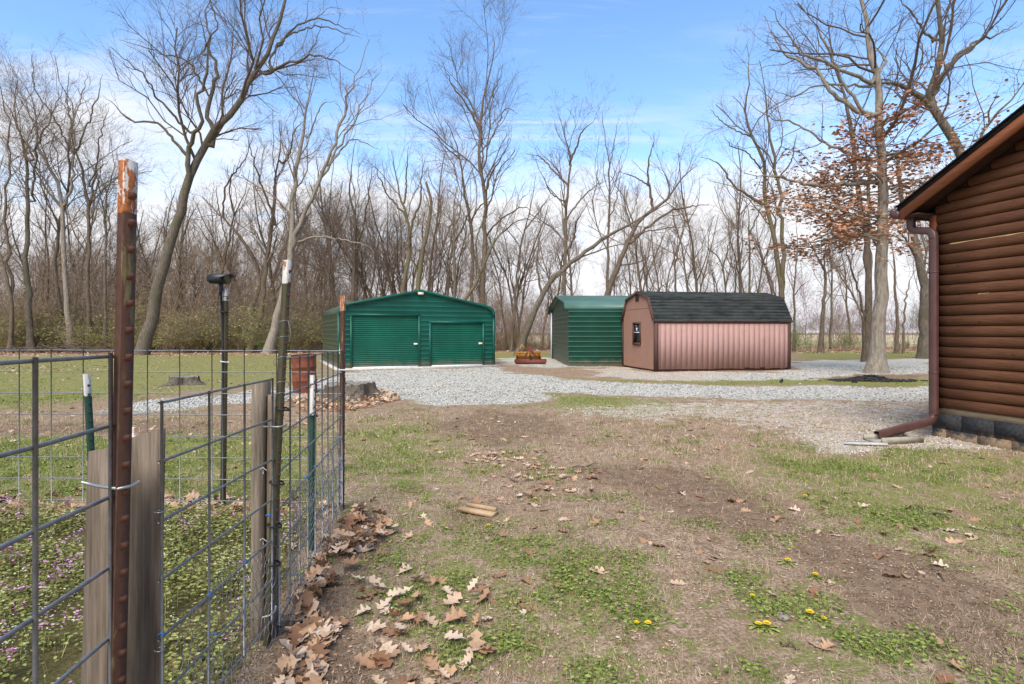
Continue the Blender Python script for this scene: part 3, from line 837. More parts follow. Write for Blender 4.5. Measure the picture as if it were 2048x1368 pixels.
# ------------------------------------------------------------------ garden fence
def tpost_mat(name, base, streak, rust_amt):
    m = Mat(name, .7, .3); co = m.coord('World'); n = m.noise(m.coord('World', (1, 1, .25)), 22, 5, .7); n2 = m.noise(co, 60, 3)
    col = m.ramp(n2, [(.3, tuple(k * .7 for k in base)), (.7, base)])
    col = m.mix(m.step(n, .62 - rust_amt, .72 - rust_amt), col, streak)
    m.color(col).bump(n2, .3, .003); return m.m
tpost_mat('rusty_steel', (.078, .034, .018), (.12, .098, .034), .07)
tpost_mat('olive_steel', (.06, .054, .024), (.085, .042, .022), .05)
tpost_mat('green_steel', (.018, .055, .034), (.03, .05, .03), .0)
tpost_mat('rust_side', (.13, .05, .026), (.09, .05, .03), .05)
def flaky():
    m = Mat('flaked_white', .75, .25); co = m.coord('World', (1, 1, .55)); n = m.noise(co, 34, 5, .7); n2 = m.noise(m.coord('World'), 120, 2)
    rust = m.ramp(n2, [(.3, (.22, .06, .015)), (.7, (.42, .15, .04))])
    m.color(m.mix(m.step(n, .44, .5), (.55, .52, .47), rust)).bump(n, .4, .004); return m.m
flaky()
m = Mat('white_paint', .7, .25); n = m.noise(m.coord('World', (1, 1, .5)), 40, 5, .7)
m.color(m.mix(m.step(n, .55, .61), (.55, .53, .48), (.3, .13, .06)))
m = Mat('galvanised', .45, .5); n = m.noise(m.coord('World'), 50, 3)
m.color(m.ramp(n, [(.3, (.14, .143, .147)), (.7, (.235, .238, .24))])); m.b.inputs['Metallic'].default_value = .55
m = Mat('bright_wire', .35, .5); m.color((.27, .27, .265)); m.b.inputs['Metallic'].default_value = .6
m = Mat('black_tie', .5, .4); m.color((.012, .012, .012))
m = Mat('blue_tie', .5, .4); m.color((.02, .19, .55))
def oldwood(name, a, b, dk):
    m = Mat(name, .9, .15); co = m.coord('Object', (1, 1, .05)); n = m.noise(co, 55, 6, .7); n2 = m.noise(m.coord('Object', (1, 1, .3)), 9, 4)
    col = m.ramp(n, [(.28, dk), (.5, a), (.75, b)]); col = m.mix(m.math('MULTIPLY', m.step(n2, .5, .7), .5), col, dk)
    m.color(col).bump(n, .6, .006); return m.m
oldwood('weathered_board', (.15, .115, .082), (.25, .205, .155), (.07, .05, .034))
oldwood('weathered_post', (.18, .145, .108), (.30, .25, .195), (.08, .06, .042))

def t_post(name, label, base, top, zt, face, body, white, whiteh, W=.036, D=.036, group=None, stud_from=.12):
    """studded T-section steel post; base/top are (x,y), face = unit direction the studded flange looks to"""
    bx, by = base; dx, dy = top[0] - bx, top[1] - by
    t = thing(name, label, 'fence post', (bx, by, 0), 0, group)
    f = np.array((face[0], face[1], 0.)); f /= np.linalg.norm(f); s = np.array((-f[1], f[0], 0))
    th = .0042
    poly = [(-W / 2, 0), (W / 2, 0), (W / 2, -th), (th / 2, -th * 1.6), (th / 2, -D), (-th / 2, -D), (-th / 2, -th * 1.6), (-W / 2, -th)]
    def seg(z0, z1):
        mb = MB(); V = []
        for z in (z0, z1):
            o = np.array((dx * z / zt, dy * z / zt, z))
            V += [o + s * a + f * b for a, b in poly]
        n = 8; mb.add(V, [[j, (j + 1) % n, n + (j + 1) % n, n + j] for j in range(n)] + [[8, 9, 10, 11], [11, 12, 14, 15], [12, 13, 13 + 1, 12]][:2])
        return mb
    seg(-.12, zt - whiteh).build('shaft', MATS[body], t)
    seg(zt - whiteh, zt).build('painted_top', MATS[white], t)
    sm = MB(); c = .0075
    sm.add([f * 0 + s * -c + (0, 0, -.008), s * c + np.array((0, 0, -.008)), s * c + np.array((0, 0, .006)), s * -c + np.array((0, 0, .006)),
            f * .010 + s * -c * .6 + np.array((0, 0, -.002)), f * .010 + s * c * .6 + np.array((0, 0, -.002)), f * .008 + s * c * .6 + np.array((0, 0, .006)), f * .008 - s * c * .6 + np.array((0, 0, .006))],
           [[0, 1, 5, 4], [1, 2, 6, 5], [2, 3, 7, 6], [3, 0, 4, 7], [4, 5, 6, 7]])
    sme = sm.mesh('stud'); sme.materials.append(MATS['rust_side' if body != 'green_steel' else 'green_steel'])
    z = stud_from
    while z < zt - .03:
        link('stud', sme, None, t, (dx * z / zt, dy * z / zt, z)); z += .0535
    return t
FACE = (.995, -.06)
PA = ((-.797, 1.14), (-.757, 1.14)); 
tpA = t_post('fence_post', 'tall rusty steel fence post with flaking white top in the left foreground', *PA, 1.742, FACE, 'rusty_steel', 'flaked_white', .105, .036, .026)
tpB = t_post('fence_post', 'olive steel fence post with white top wound with loose wire', (-1.085, 2.56), (-.993, 2.56), 1.722, FACE, 'olive_steel', 'white_paint', .105, .038, .03)
tpC = t_post('fence_post', 'thin rusty steel corner post in front of the garage doors', (-1.325, 4.5), (-1.315, 4.5), 1.685, FACE, 'rusty_steel', 'flaked_white', .12, .04, .036)
tpD = t_post('fence_post', 'short dark green post with rust-streaked white top by the wire panel', (-1.272, 3.66), (-1.262, 3.66), 1.125, FACE, 'green_steel', 'white_paint', .255, .044, .03)
tpE = t_post('fence_post', 'short green post with white top behind the weathered boards', (-2.455, 3.4), (-2.52, 3.4), 1.15, FACE, 'green_steel', 'white_paint', .13, .045, .03)
tpF = t_post('fence_post', 'white stub of a post showing just above the wide grey board', (-1.665, 2.5), (-1.662, 2.5), .985, (.3, -.95), 'green_steel', 'white_paint', .12, .036, .03)
tpG = t_post('fence_post', 'slim green steel post with white top carrying the solar lamp', (-2.31, 4.6), (-2.29, 4.6), 1.752, FACE, 'olive_steel', 'white_paint', .1, .046, .036)
# wire wound round post B
mb = MB()
for z in (1.43, 1.27, 1.16, 1.11, 1.36):
    t = z / 1.722; cx, cy = -1.085 + .092 * t, 2.56
    a = np.linspace(0, 2 * math.pi, 15)
    mb.tube([(cx - .012 + .036 * math.cos(k), cy + .03 * math.sin(k), z + .022 * math.cos(k + 1) ) for k in a], .0011, 4, False)
mb.tube([(-.99, 2.53, 1.45), (-.975, 2.52, 1.41), (-.978, 2.52, 1.36)], .0011, 4, False)
mb.build('wrapped_wire', MATS['bright_wire'], tpB).matrix_parent_inverse = Matrix.Translation((1.085, -2.56, 0))

def wire_panel(name, label, pts, rows, r, group, vert_at=None, skip_bottom=0):
    """welded rod panel along a plan line: pts = plan positions of the upright rods, rows = rod heights at first and last upright"""
    pts = [np.array(p, float) for p in pts]
    t = thing(name, label, 'wire fence', (pts[0][0], pts[0][1], 0), 0, group)
    o = np.array((pts[0][0], pts[0][1], 0))
    n = len(pts)
    L = np.array([np.linalg.norm(p - pts[0]) for p in pts]); L = L / L[-1]
    rng = random.Random(len(pts) * 7 + int(r * 1e4))
    zb = rows[-1]; 
    for za, zc in rows:
        P = [np.array((p[0], p[1], za + (zc - za) * f + (rng.random() - .5) * .004)) - o for p, f in zip(pts, L)]
        d = (P[-1] - P[0]); d /= np.linalg.norm(d)
        P = [P[0] - d * .012] + P + [P[-1] + d * .012]
        MB().tube(P, r, 6).build('line_rod', MATS['galvanised'], t, smooth=True)
    side = np.array((.7, -.7, 0)) * r * 1.6
    for p, f in zip(pts, L):
        zt = rows[0][0] + (rows[0][1] - rows[0][0]) * f + .006; z0 = rows[-1][0] + (rows[-1][1] - rows[-1][0]) * f
        b = np.array((p[0], p[1], 0)) - o + side
        lean = (rng.random() - .5) * .008
        MB().tube([b + (lean, 0, z0 - .01), b + (0, 0, (zt + z0) / 2), b + (0, 0, zt)], r, 6).build('stay_rod', MATS['galvanised'], t, smooth=True)
    return t
GRP = 'welded wire panels round the garden'
rowsA = [(1.353 - .1395 * k,) * 2 for k in range(9)]
wire_panel('wire_fence', 'nearest grey wire panel at the left edge of the photo', [(-.797 + .089 * k * .2, 1.135 - .2 * k) for k in range(0, 6)], rowsA, .0040, GRP)
rowsB = [(1.188 - .178 * k, 1.19 - .178 * k) for k in range(7)]
ptsB = [(-1.057, 1.725), (-1.06, 2.0), (-1.063, 2.27), (-1.067, 2.545)]
wire_panel('wire_fence', 'wire panel between the wide grey board and the olive post', ptsB, rowsB, .0045, GRP)
rowsC = [(1.272 - .17 * k, 1.252 - .17 * k) for k in range(8)]
ptsC = [np.array((-1.055, 2.56)) + (np.array((-1.33, 4.47)) - np.array((-1.055, 2.56))) * f for f in np.linspace(0.02, 1, 10)]
wire_panel('wire_fence', 'wire panel running from the olive post to the rusty corner post', ptsC, rowsC, .0046, GRP)
rowsE = [(1.252 - .163 * k - (.006 * k), 1.262 - .163 * k - .006 * k) for k in range(8)]
ptsE = [(-1.34 - .256 * k, 4.49 + .004 * k) for k in range(0, 20)]
wire_panel('wire_fence', 'long wire panel across the back of the weedy garden bed', ptsE, rowsE, .0042, GRP)

# boards and wooden post in the fence
def board(name, label, poly_bottom, poly_top, z0, ztop, mat, th=.022):
    (ax, ay), (bx, by) = poly_bottom; (cx, cy), (dx, dy) = poly_top; (zl, zr) = ztop
    n = np.array((by - ay, -(bx - ax))); n = n / np.linalg.norm(n) * th
    mb = MB(); V = []; N = 7
    o = np.array(((ax + bx) / 2, (ay + by) / 2, 0))
    for i in range(N):
        f = i / (N - 1); w = (random.Random(i + int(ax * 99)).random() - .5) * .004
        l = np.array((ax + (cx - ax) * f + w, ay + (cy - ay) * f, z0 + (zl - z0) * f)); r = np.array((bx + (dx - bx) * f + w, by + (dy - by) * f, z0 + (zr - z0) * f))
        for p in (l, r): V.append(p - o)
        for p in (r, l): V.append(p - o - np.array((n[0], n[1], 0)))
    q = [[i * 4 + j, i * 4 + (j + 1) % 4, i * 4 + 4 + (j + 1) % 4, i * 4 + 4 + j] for i in range(N - 1) for j in range(4)] + [[(N - 1) * 4 + j for j in range(4)], [3, 2, 1, 0]]
    mb.add(V, q)
    return tag(mb.build(name, MATS[mat], loc=tuple(o)), label, 'board')
def gx(px, Y): return (px - CX) / FPX * Y
board('fence_board', 'narrow grey board standing left of the rusty post', [(gx(150, 1.62), 1.62), (gx(240, 1.58), 1.58)], [(gx(176, 1.62), 1.62), (gx(236, 1.58), 1.58)], -.05, (1.062, 1.085), 'weathered_board')
board('fence_board', 'wide weathered grey board standing right of the rusty post', [(gx(246, 1.74), 1.74), (gx(313, 1.735), 1.735)], [(gx(252, 1.74), 1.74), (gx(321, 1.735), 1.735)], -.05, (1.075, 1.105), 'weathered_board')
wp = thing('wooden_post', 'split weathered wooden post beside the olive steel post', 'wooden post', (gx(520, 2.63), 2.63, 0))
rp = random.Random(5)
def split_post(x0, x1, y0, y1, zt, lean):
    mb = MB(); V = []; N = 9
    for i in range(N):
        f = i / (N - 1); z = -.08 + (zt + .08) * f
        for (x, y) in ((x0, y0), ((x0 + x1) / 2, y0 - .008), (x1, y0), (x1, y1), (x0, y1)):
            V.append((x + lean * f + (rp.random() - .5) * .004, y + (rp.random() - .5) * .004, z + ((rp.random() - .5) * .02 if i == N - 1 else 0)))
    q = [[i * 5 + j, i * 5 + (j + 1) % 5, i * 5 + 5 + (j + 1) % 5, i * 5 + 5 + j] for i in range(N - 1) for j in range(5)]
    mb.add(V, q); mb.t.append(np.array([[(N - 1) * 5, (N - 1) * 5 + 1, (N - 1) * 5 + 2], [(N - 1) * 5, (N - 1) * 5 + 2, (N - 1) * 5 + 3], [(N - 1) * 5, (N - 1) * 5 + 3, (N - 1) * 5 + 4]]))
    return mb
split_post(-.032, .022, -.03, .05, 1.175, .006).build('main_half', MATS['weathered_post'], wp)
split_post(.027, .068, -.012, .04, 1.105, .012).build('split_half', MATS['weathered_post'], wp)
mb = MB()
for z in (.78, .46):                        # bent nails and staples
    mb.tube([(.02, -.045, z), (.035, -.05, z + .01), (.05, -.045, z - .005)], .0022, 5)
    mb.tube([(.035, -.047, z - .02), (.036, -.05, z + .025)], .0018, 5)
mb.build('staple', MATS['bright_wire'], wp)

# hooks, ties and rings that hold the panels: one thing each
def ring(center, r, axis, wire, mat, name, label, cat, grp, gap=.15):
    a = np.linspace(gap * math.pi, (2 - gap) * math.pi, 13)
    ax = np.array(axis, float); ax /= np.linalg.norm(ax); u = np.cross(ax, (0, .3, 1)); u /= np.linalg.norm(u); v = np.cross(ax, u)
    P = [r * math.cos(k) * u + r * math.sin(k) * v for k in a]
    return tag(MB().tube(P, wire, 6).build(name, MATS[mat], smooth=True, loc=tuple(center)), label, cat, grp)
hk = MB().tube([(-.095, .03, 0), (-.04, 0, .0), (.018, -.026, .002), (.034, -.012, .004), (.032, .012, .006)], .0034, 8)
tag(hk.build('wire_hook', MATS['bright_wire'], loc=(-.79, 1.15, 1.09), smooth=True), 'bent bright wire hook round the rusty foreground post', 'hook')
hk = MB().tube([(-.07, -.02, 0), (0, -.03, .0), (.022, -.012, .003), (.016, .02, .004)], .0045, 8)
tag(hk.build('wire_hook', MATS['bright_wire'], loc=(-1.02, 2.53, .985), smooth=True), 'bent bright wire hook high on the olive post', 'hook')
hk = MB().tube([(-.03, -.02, -.012), (0.005, -.03, .0), (.022, -.012, .013), (.012, .02, .016)], .005, 8)
tag(hk.build('wire_hook', MATS['bright_wire'], loc=(-1.06, 2.52, .165), smooth=True), 'bent bright wire hook at the foot of the olive post', 'hook')
hk = MB().tube([(-.05, -.03, 0), (.03, -.03, .0), (.034, .01, .0)], .006, 8)
tag(hk.build('wire_hook', MATS['white_trim'], loc=(-1.32, 4.47, 1.105), smooth=True), 'pale clamp holding the panel to the rusty corner post', 'hook')
for z in (.86, .445):
    ring((-1.06, 1.722, z), .013, (0, 0, 1), .0022, 'bright_wire', 'hog_ring', 'small bright wire ring fixing the panel to the wide grey board', 'ring', 'rings on the wide board')
def tie(x, y, z, w, d, mat, label, grp, tail=True):
    mb = MB(); a = np.linspace(0, 2 * math.pi, 15)
    mb.tube([(w * math.cos(k), d * math.sin(k), .012 * math.sin(k * .5)) for k in a], .0042, 5)
    if tail: mb.tube([(w * .5, -d, 0), (w * .9, -d - .02, .012)], .003, 5)
    return tag(mb.build('cable_tie', MATS[mat], loc=(x, y, z)), label, 'cable tie', grp)
tie(-.775, 1.135, .565, .036, .03, 'black_tie', 'black cable tie low on the rusty foreground post', None)
for z, tx in ((1.05, .033), (.72, 0), (.53, -.012), (.36, -.02)):
    tie(-1.05 + tx * .8, 2.555, z, .03, .028, 'black_tie', 'black cable tie strapping the panel to the olive post', 'ties on the olive post')
tie(-1.27, 3.655, .86, .028, .024, 'black_tie', 'black cable tie at the paint line of the short green post', None)
tie(-1.272, 3.655, .37, .028, .024, 'black_tie', 'black cable tie low on the short green post', None)
tie(-2.3, 4.58, 1.155, .03, .03, 'white_trim', 'white tie on the solar lamp post', None, False)
blue = [(-1.057, 1.725, .49), (-1.06, 2.0, .48), (-1.063, 2.27, .49), (-1.06, 2.03, .33), (-1.067, 2.5, .60), (-1.14, 3.15, .60), (-1.19, 3.45, .59), (-1.22, 3.68, .62), (-1.22, 3.7, .36), (-1.30, 4.25, .6), (-1.31, 4.4, .35), (-1.12, 2.95, .15)]
for b in blue:
    mb = MB(); mb.tube([(-.012, -.004, 0), (0, -.012, .008), (.012, -.004, 0), (0, .008, -.006), (-.012, -.004, 0)], .0021, 4)
    mb.tube([(.004, -.01, 0), (.018, -.016, .012)], .0018, 4)
    tag(mb.build('twist_tie', MATS['blue_tie'], loc=(b[0] + .006, b[1], b[2])), 'bright blue twist tie knotted on the wire netting', 'twist tie', 'blue ties on the netting')

# slumped poultry netting along the foot of the panels
def netting(name, label, a, b, h0, h1, seed):
    a = np.array(a, float); b = np.array(b, float); L = np.linalg.norm(b - a); t = (b - a) / L; nn = np.array((t[1], -t[0]))
    if nn[0] < 0: nn = -nn
    cell = .052; rr = np.random.RandomState(seed); mb = MB(); P_ = []
    ncol = int(L / cell); nrow = int(h0 / (cell * .8))
    def pt(u, z):
        w = .018 * math.sin(u * 5.1 + seed) + .014 * math.sin(u * 17 + z * 23) + .05 * max(0, .25 - z) * (1 + math.sin(u * 3.7))
        zz = z * (1 + .06 * math.sin(u * 4 + seed)) + .012 * math.sin(u * 9.3 + z * 8)
        p = a + t * u + nn * (.014 + w * .6)
        return (p[0], p[1], max(.012, zz))
    for c in range(ncol):
        pl = []
        for r in range(nrow * 2 + 1):
            off = cell * .25 * (1 if ((r + 1) // 2) % 2 else -1)
            pl.append(pt((c + .5) * cell + off + rr.randn() * .002, r * h0 / (nrow * 2)))
        P_.append(pl)
    V, q = tube_arrays(np.array(P_), np.full((ncol, nrow * 2 + 1), .0013), 3); mb.add(V, q)
    P_ = []
    for c in range(ncol):
        pl = []
        for r in range(nrow * 2 + 1):
            off = -cell * .25 * (1 if ((r + 1) // 2) % 2 else -1)
            pl.append(pt((c + 1.0) * cell + off + rr.randn() * .002, r * h0 / (nrow * 2)))
        P_.append(pl)
    V, q = tube_arrays(np.array(P_), np.full((ncol, nrow * 2 + 1), .0013), 3); mb.add(V, q)
    for z in (h0, h0 * .52, .06):
        mb.tube([pt(u, z + .012 * math.sin(u * 6 + z * 9)) for u in np.linspace(0, L, 40)], .0014, 4, False)
    return tag(mb.build(name, MATS['bright_wire']), label, 'wire netting')
netting('wire_netting', 'slumped wire netting along the foot of the panel by the wide board', (-1.05, 1.74), (-1.06, 2.52), .5, .5, 1)
netting('wire_netting', 'slumped wire netting between the olive post and the rusty corner post', (-1.04, 2.58), (-1.325, 4.42), .62, .5, 2)

# solar lamp on the green post
lamp = thing('solar_lamp', 'black solar lamp head on a stake strapped to the green post', 'solar lamp', (-2.328, 4.6, 0))
hd = MB()
prof = [(-.083, -.008), (-.075, .018), (-.05, .032), (.095, .030), (.098, .023), (.06, .016), (.045, -.03), (.03, -.045), (-.055, -.045), (-.08, -.03)]
hd.prism([(x, z) for x, z in prof], -.06, .06)
hd.build('head', MATS['black_plastic'], lamp, loc=(0, -.02, 1.83))
MB().box((.03, -.02, 1.856), (.1, .1, .006), M=[[1, 0, .07], [0, 1, 0], [-.07, 0, 1]]).build('solar_cell', MATS['dark_glass'], lamp)
MB().tube([(0, -.02, 1.8), (0, -.02, 1.73)], .017, 10).build('socket', MATS['black_plastic'], lamp, smooth=True)
MB().tube([(0, -.02, 1.73), (.004, -.018, 1.55), (.012, -.02, 1.42), (.016, -.02, 0)], [.009, .009, .007, .007], 8).build('stake', MATS['black_plastic'], lamp, smooth=True)
MB().tube([(.022 + .028 * math.cos(a), -.01 + .03 * math.sin(a), 1.685) for a in np.linspace(0, 2 * math.pi, 13)], .003, 5, False).tube([(.022 + .028 * math.cos(a), -.01 + .03 * math.sin(a), 1.56) for a in np.linspace(0, 2 * math.pi, 13)], .005, 5, False).build('strap', MATS['black_tie'], lamp)

# ------------------------------------------------------------------ yard objects
noisy('rust_drum', (.10, .026, .014), (.2, .062, .03), 9, .8, .25, detail=6)
drum = thing('steel_drum', 'rusty red-brown steel drum leaning beside the tree stump', 'drum', (gx(611, 13.2), 13.2, -.02))
drum.rotation_euler = (math.radians(-3), math.radians(-4.5), 0)
a = np.linspace(0, 2 * math.pi, 29)[:-1]
prof = [(.262, 0), (.268, .02)]
for zc in (.3, .6): prof += [(.265, zc - .03), (.281, zc - .008), (.281, zc + .008), (.265, zc + .03)]
prof += [(.268, .885), (.275, .895), (.272, .9), (.25, .9), (.247, .86), (.245, .1)]
V = [(r_ * math.cos(k), r_ * math.sin(k), z) for r_, z in prof for k in a]; n = 28
mb = MB(); mb.add(V, [[i * n + j, i * n + (j + 1) % n, (i + 1) * n + (j + 1) % n, (i + 1) * n + j] for i in range(len(prof) - 1) for j in range(n)])
mb.build('shell', MATS['rust_drum'], drum, smooth=True)
MB().tube([(.27 * math.cos(k), .27 * math.sin(k), .897) for k in np.linspace(0, 2 * math.pi, 29)], .009, 6, False).build('rim', MATS['rust_drum'], drum, smooth=True)

def stump(label, x, y, r, h, seed, tilt=0):
    t = thing('tree_stump', label, 'stump', (x, y, 0)); rr = random.Random(seed)
    n = 40; ph = [rr.random() * 6.28 for _ in range(4)]
    def lob(k): return 1 + .10 * math.sin(3 * k + ph[0]) + .07 * math.sin(5 * k + ph[1]) + .05 * math.sin(9 * k + ph[2]) + .04 * math.sin(17 * k + ph[3])
    prof = [(1.5, -.05), (1.28, .12 * h), (1.12, .35 * h), (1.03, .7 * h), (1., h)]
    V = []
    for f, z in prof:
        for j in range(n):
            k = 2 * math.pi * j / n; fl = 1 + (f - 1) * (1.1 + 1.1 * math.sin(4 * k + ph[1]) + .4 * math.sin(7 * k + ph[2]))
            zz = z + (tilt * math.cos(k) + .05 * rr.random() * (z == h)) * (z > .5 * h)
            V.append((r * lob(k) * fl * math.cos(k), r * lob(k) * fl * math.sin(k), zz))
    mb = MB(); mb.add(V, [[i * n + j, i * n + (j + 1) % n, (i + 1) * n + (j + 1) % n, (i + 1) * n + j] for i in range(4) for j in range(n)])
    mb.build('bark', MATS['stump_bark'], t)
    top = MB(); V = [(0, 0, h - .012)] + [tuple(np.array(V[4 * n + j]) - (0, 0, .006)) for j in range(n)]
    mid = [tuple(np.array(p) * (.55, .55, 1) + np.array((0, 0, -.004 - .01 * rr.random()))) for p in V[1:]]
    top.add(V + mid, [[1 + j, 1 + (j + 1) % n, n + 1 + (j + 1) % n, n + 1 + j] for j in range(n)], [[0, n + 1 + j, n + 1 + (j + 1) % n] for j in range(n)])
    top.build('cut_face', MATS['stump_top'], t)
    return t
bark('stump_bark', (.05, .04, .03), (.2, .165, .125))
noisy('stump_top', (.15, .125, .1), (.29, .255, .21), 16, .95, .1, (1, 1, 1), .5, .02)
stump('small low grey stump out on the lawn beyond the fence', gx(368, 15.3), 15.3, .34, .19, 3)
s2 = stump('wide grey cut stump heaped with leaves beside the gravel', gx(695, 12.3), 12.3, .48, .27, 8, .01)
mb = MB(); mb.tube([(-.12, .1, .24), (-.13, .1, .33), (-.1, .11, .42)], [.07, .06, .03], 7).build('splinter', MATS['stump_bark'], s2)

# box blade and roller parked by the carport
noisy('implement_yellow', (.24, .1, .03), (.44, .22, .04), 9, .6, .35)
noisy('implement_rust', (.11, .026, .02), (.19, .055, .04), 12, .7, .3)
bx = thing('box_blade', 'yellow tractor box blade standing beyond the gravel turnaround', 'box blade', (gx(1057, 26.0), 26.0, 0))
MB().box((0, .2, .3), (1.1, .03, .36)).build('back_plate', MATS['implement_yellow'], bx)
for s_ in (-1, 1): MB().add([(s_ * .55, -.25, .1), (s_ * .55, .22, .1), (s_ * .55, .22, .48), (s_ * .55, -.1, .48), (s_ * .575, -.25, .1), (s_ * .575, .22, .1), (s_ * .575, .22, .48), (s_ * .575, -.1, .48)], [[0, 1, 2, 3], [7, 6, 5, 4], [0, 3, 7, 4], [1, 5, 6, 2], [3, 2, 6, 7], [0, 4, 5, 1]]).build('side_plate', MATS['implement_yellow'], bx)
MB().box((0, -.05, .46), (1.1, .1, .09)).build('tool_bar', MATS['implement_yellow'], bx)
mb = MB().bar((-.42, -.05, .5), (-.31, .0, .83), .045, .05).bar((-.31, .0, .83), (-.08, .1, .52), .045, .05); mb.build('hitch_frame', MATS['implement_yellow'], bx)
for k in range(4): MB().bar((-.4 + k * .27, -.06, .5), (-.4 + k * .27, -.1, .05), .03, .05).build('shank', MATS['implement_rust'], bx)
rl = thing('lawn_roller', 'rusty red roller with hitch in front of the yellow blade', 'roller', (gx(1061, 24.9), 24.9, 0))
MB().tube([(-.66, 0, .1), (.66, 0, .1)], .1, 14).build('drum', MATS['implement_rust'], rl, smooth=True)
MB().bar((-.68, .0, .2), (.68, .0, .2), .07, .05).bar((-.68, 0, .2), (-.68, 0, .08), .04, .06).bar((.68, 0, .2), (.68, 0, .08), .04, .06).build('frame', MATS['implement_rust'], rl)
MB().bar((-.28, .0, .2), (-.02, .12, .78), .045, .045).bar((.3, .0, .2), (-.02, .12, .78), .04, .04).bar((-.02, .12, .78), (-.02, .1, .2), .05, .05).bar((-.02, .12, .6), (.28, .5, .3), .035, .035).build('hitch_mast', MATS['implement_rust'], rl)
MB().tube([(-.02, -.02, .34), (.02, -.06, .22), (.05, -.05, .12)], [.05, .045, .05], 8).build('coupler', MATS['black_plastic'], rl, smooth=True)

# split firewood, pebble, twigs
noisy('split_wood', (.30, .2, .11), (.46, .33, .2), 10, .85, .15, (1, 1, 1))
fw = MB(); fw.box((.015, .022, .045), (.26, .04, .03), .05); fw.add([(-.15, -.05, .0), (.15, -.045, .0), (.15, .05, 0), (-.15, .05, 0), (-.15, -.05, .03), (.15, -.045, .028), (.15, .05, .032), (-.15, .05, .034)], [[0, 1, 5, 4], [1, 2, 6, 5], [2, 3, 7, 6], [3, 0, 4, 7], [4, 5, 6, 7], [3, 2, 1, 0]])
p = gpt(957, 1026)
tag(fw.build('firewood', MATS['split_wood'], loc=(p[0], p[1], .0), rot=(0, 0, -.55)), 'pale split piece of firewood lying on the bare lawn', 'firewood')
p = gpt(1567, 1240); v, q = [], []
pb = MB(); pb.add([(.03 * math.cos(k) * math.cos(e), .022 * math.sin(k) * math.cos(e), .016 * math.sin(e)) for e in np.linspace(-1.4, 1.4, 6) for k in np.linspace(0, 2 * math.pi, 11)[:-1]], [[i * 10 + j, i * 10 + (j + 1) % 10, (i + 1) * 10 + (j + 1) % 10, (i + 1) * 10 + j] for i in range(5) for j in range(10)])
tag(pb.build('pebble', MATS['stump_top'], loc=(p[0], p[1], .012), smooth=True), 'rounded tan pebble in the grass right of centre', 'pebble')
for k, (ax, ay, bx_, by_) in enumerate([(1145, 938, 1195, 930), (1830, 1015, 1900, 1040), (1865, 1140, 1890, 1165), (1560, 1290, 1600, 1300)]):
    A, B = gpt(ax, ay), gpt(bx_, by_); o = (A + B) / 2
    lab = ['thin stick lying among the leaves in mid lawn', 'long thin twig lying on the green right-hand lawn', 'short twig lying on the bare soil at the right', 'short twig lying near the bottom right edge'][k]
    P = [np.array((*(A + (B - A) * f - o), .012 + .012 * math.sin(f * 9 + k))) for f in np.linspace(0, 1, 7)]
    tag(MB().tube(P, [.006, .0065, .007, .006, .0055, .005, .003], 6).build('twig', MATS['bark'], loc=(o[0], o[1], 0)), lab, 'twig')
# ash heap by the oak, white pole in the field
ash = MB(); rr = np.random.RandomState(4); nn_ = 420
ct = rr.randn(nn_, 2) * (.62, .2); hz = .16 * np.exp(-(ct[:, 0] / .55) ** 2 - (ct[:, 1] / .25) ** 2)
for (x, y), z in zip(ct, hz):
    s_ = .02 + .05 * rr.rand(); ash.box((x, y, z * rr.rand() + .01), (s_ * 2.2, s_, s_ * .7), rr.rand() * 3)
noisy('charcoal', (.008, .008, .008), (.06, .055, .05), 16, .9, .2)
hb = MB(); V = [(x, y, .15 * math.exp(-(x / .55) ** 2 - (y / .25) ** 2) + .01 * rr.rand() - .02) for y in np.linspace(-.6, .6, 11) for x in np.linspace(-1.2, 1.2, 21)]
hb.add(V, [[i * 21 + j, i * 21 + j + 1, i * 21 + j + 22, i * 21 + j + 21] for i in range(10) for j in range(20)])
ah = thing('ash_heap', 'low black heap of burnt debris in front of the oak', 'ash heap', (gx(1738, 16.4), 16.4, 0))
hb.build('mound', MATS['charcoal'], ah); k_ = ash.build('debris', MATS['charcoal'], ah); k_['kind'] = 'stuff'
mk = thing('marker_post', 'thin white post standing in the distant field', 'post', (gx(1669, 95), 95, 0))
MB().tube([(0, 0, 0), (0, 0, 2.2)], .07, 8).build('shaft', MATS['white_trim'], mk)
MB().tube([(0, 0, 2.2), (0, 0, 2.32)], [.075, .02], 8).build('cap', MATS['white_trim'], mk)
# ------------------------------------------------------------------ trees
def resample(P, N):
    P = np.asarray(P, float)
    if len(P) > 2:                          # Catmull-Rom through the points
        Q = np.vstack([2 * P[0] - P[1], P, 2 * P[-1] - P[-2]]); out = []
        for i in range(1, len(Q) - 2):
            for t in np.linspace(0, 1, 7)[:-1]:
                a, b, c, d = Q[i - 1], Q[i], Q[i + 1], Q[i + 2]
                out.append(.5 * (2 * b + (c - a) * t + (2 * a - 5 * b + 4 * c - d) * t * t + (3 * b - a - 3 * c + d) * t ** 3))
        out.append(Q[-2]); P = np.array(out)
    s = np.concatenate([[0], np.cumsum(np.linalg.norm(np.diff(P, axis=0), axis=1))])
    u = np.linspace(0, s[-1], N)
    return np.stack([np.interp(u, s, P[:, k]) for k in range(3)], 1), s[-1]

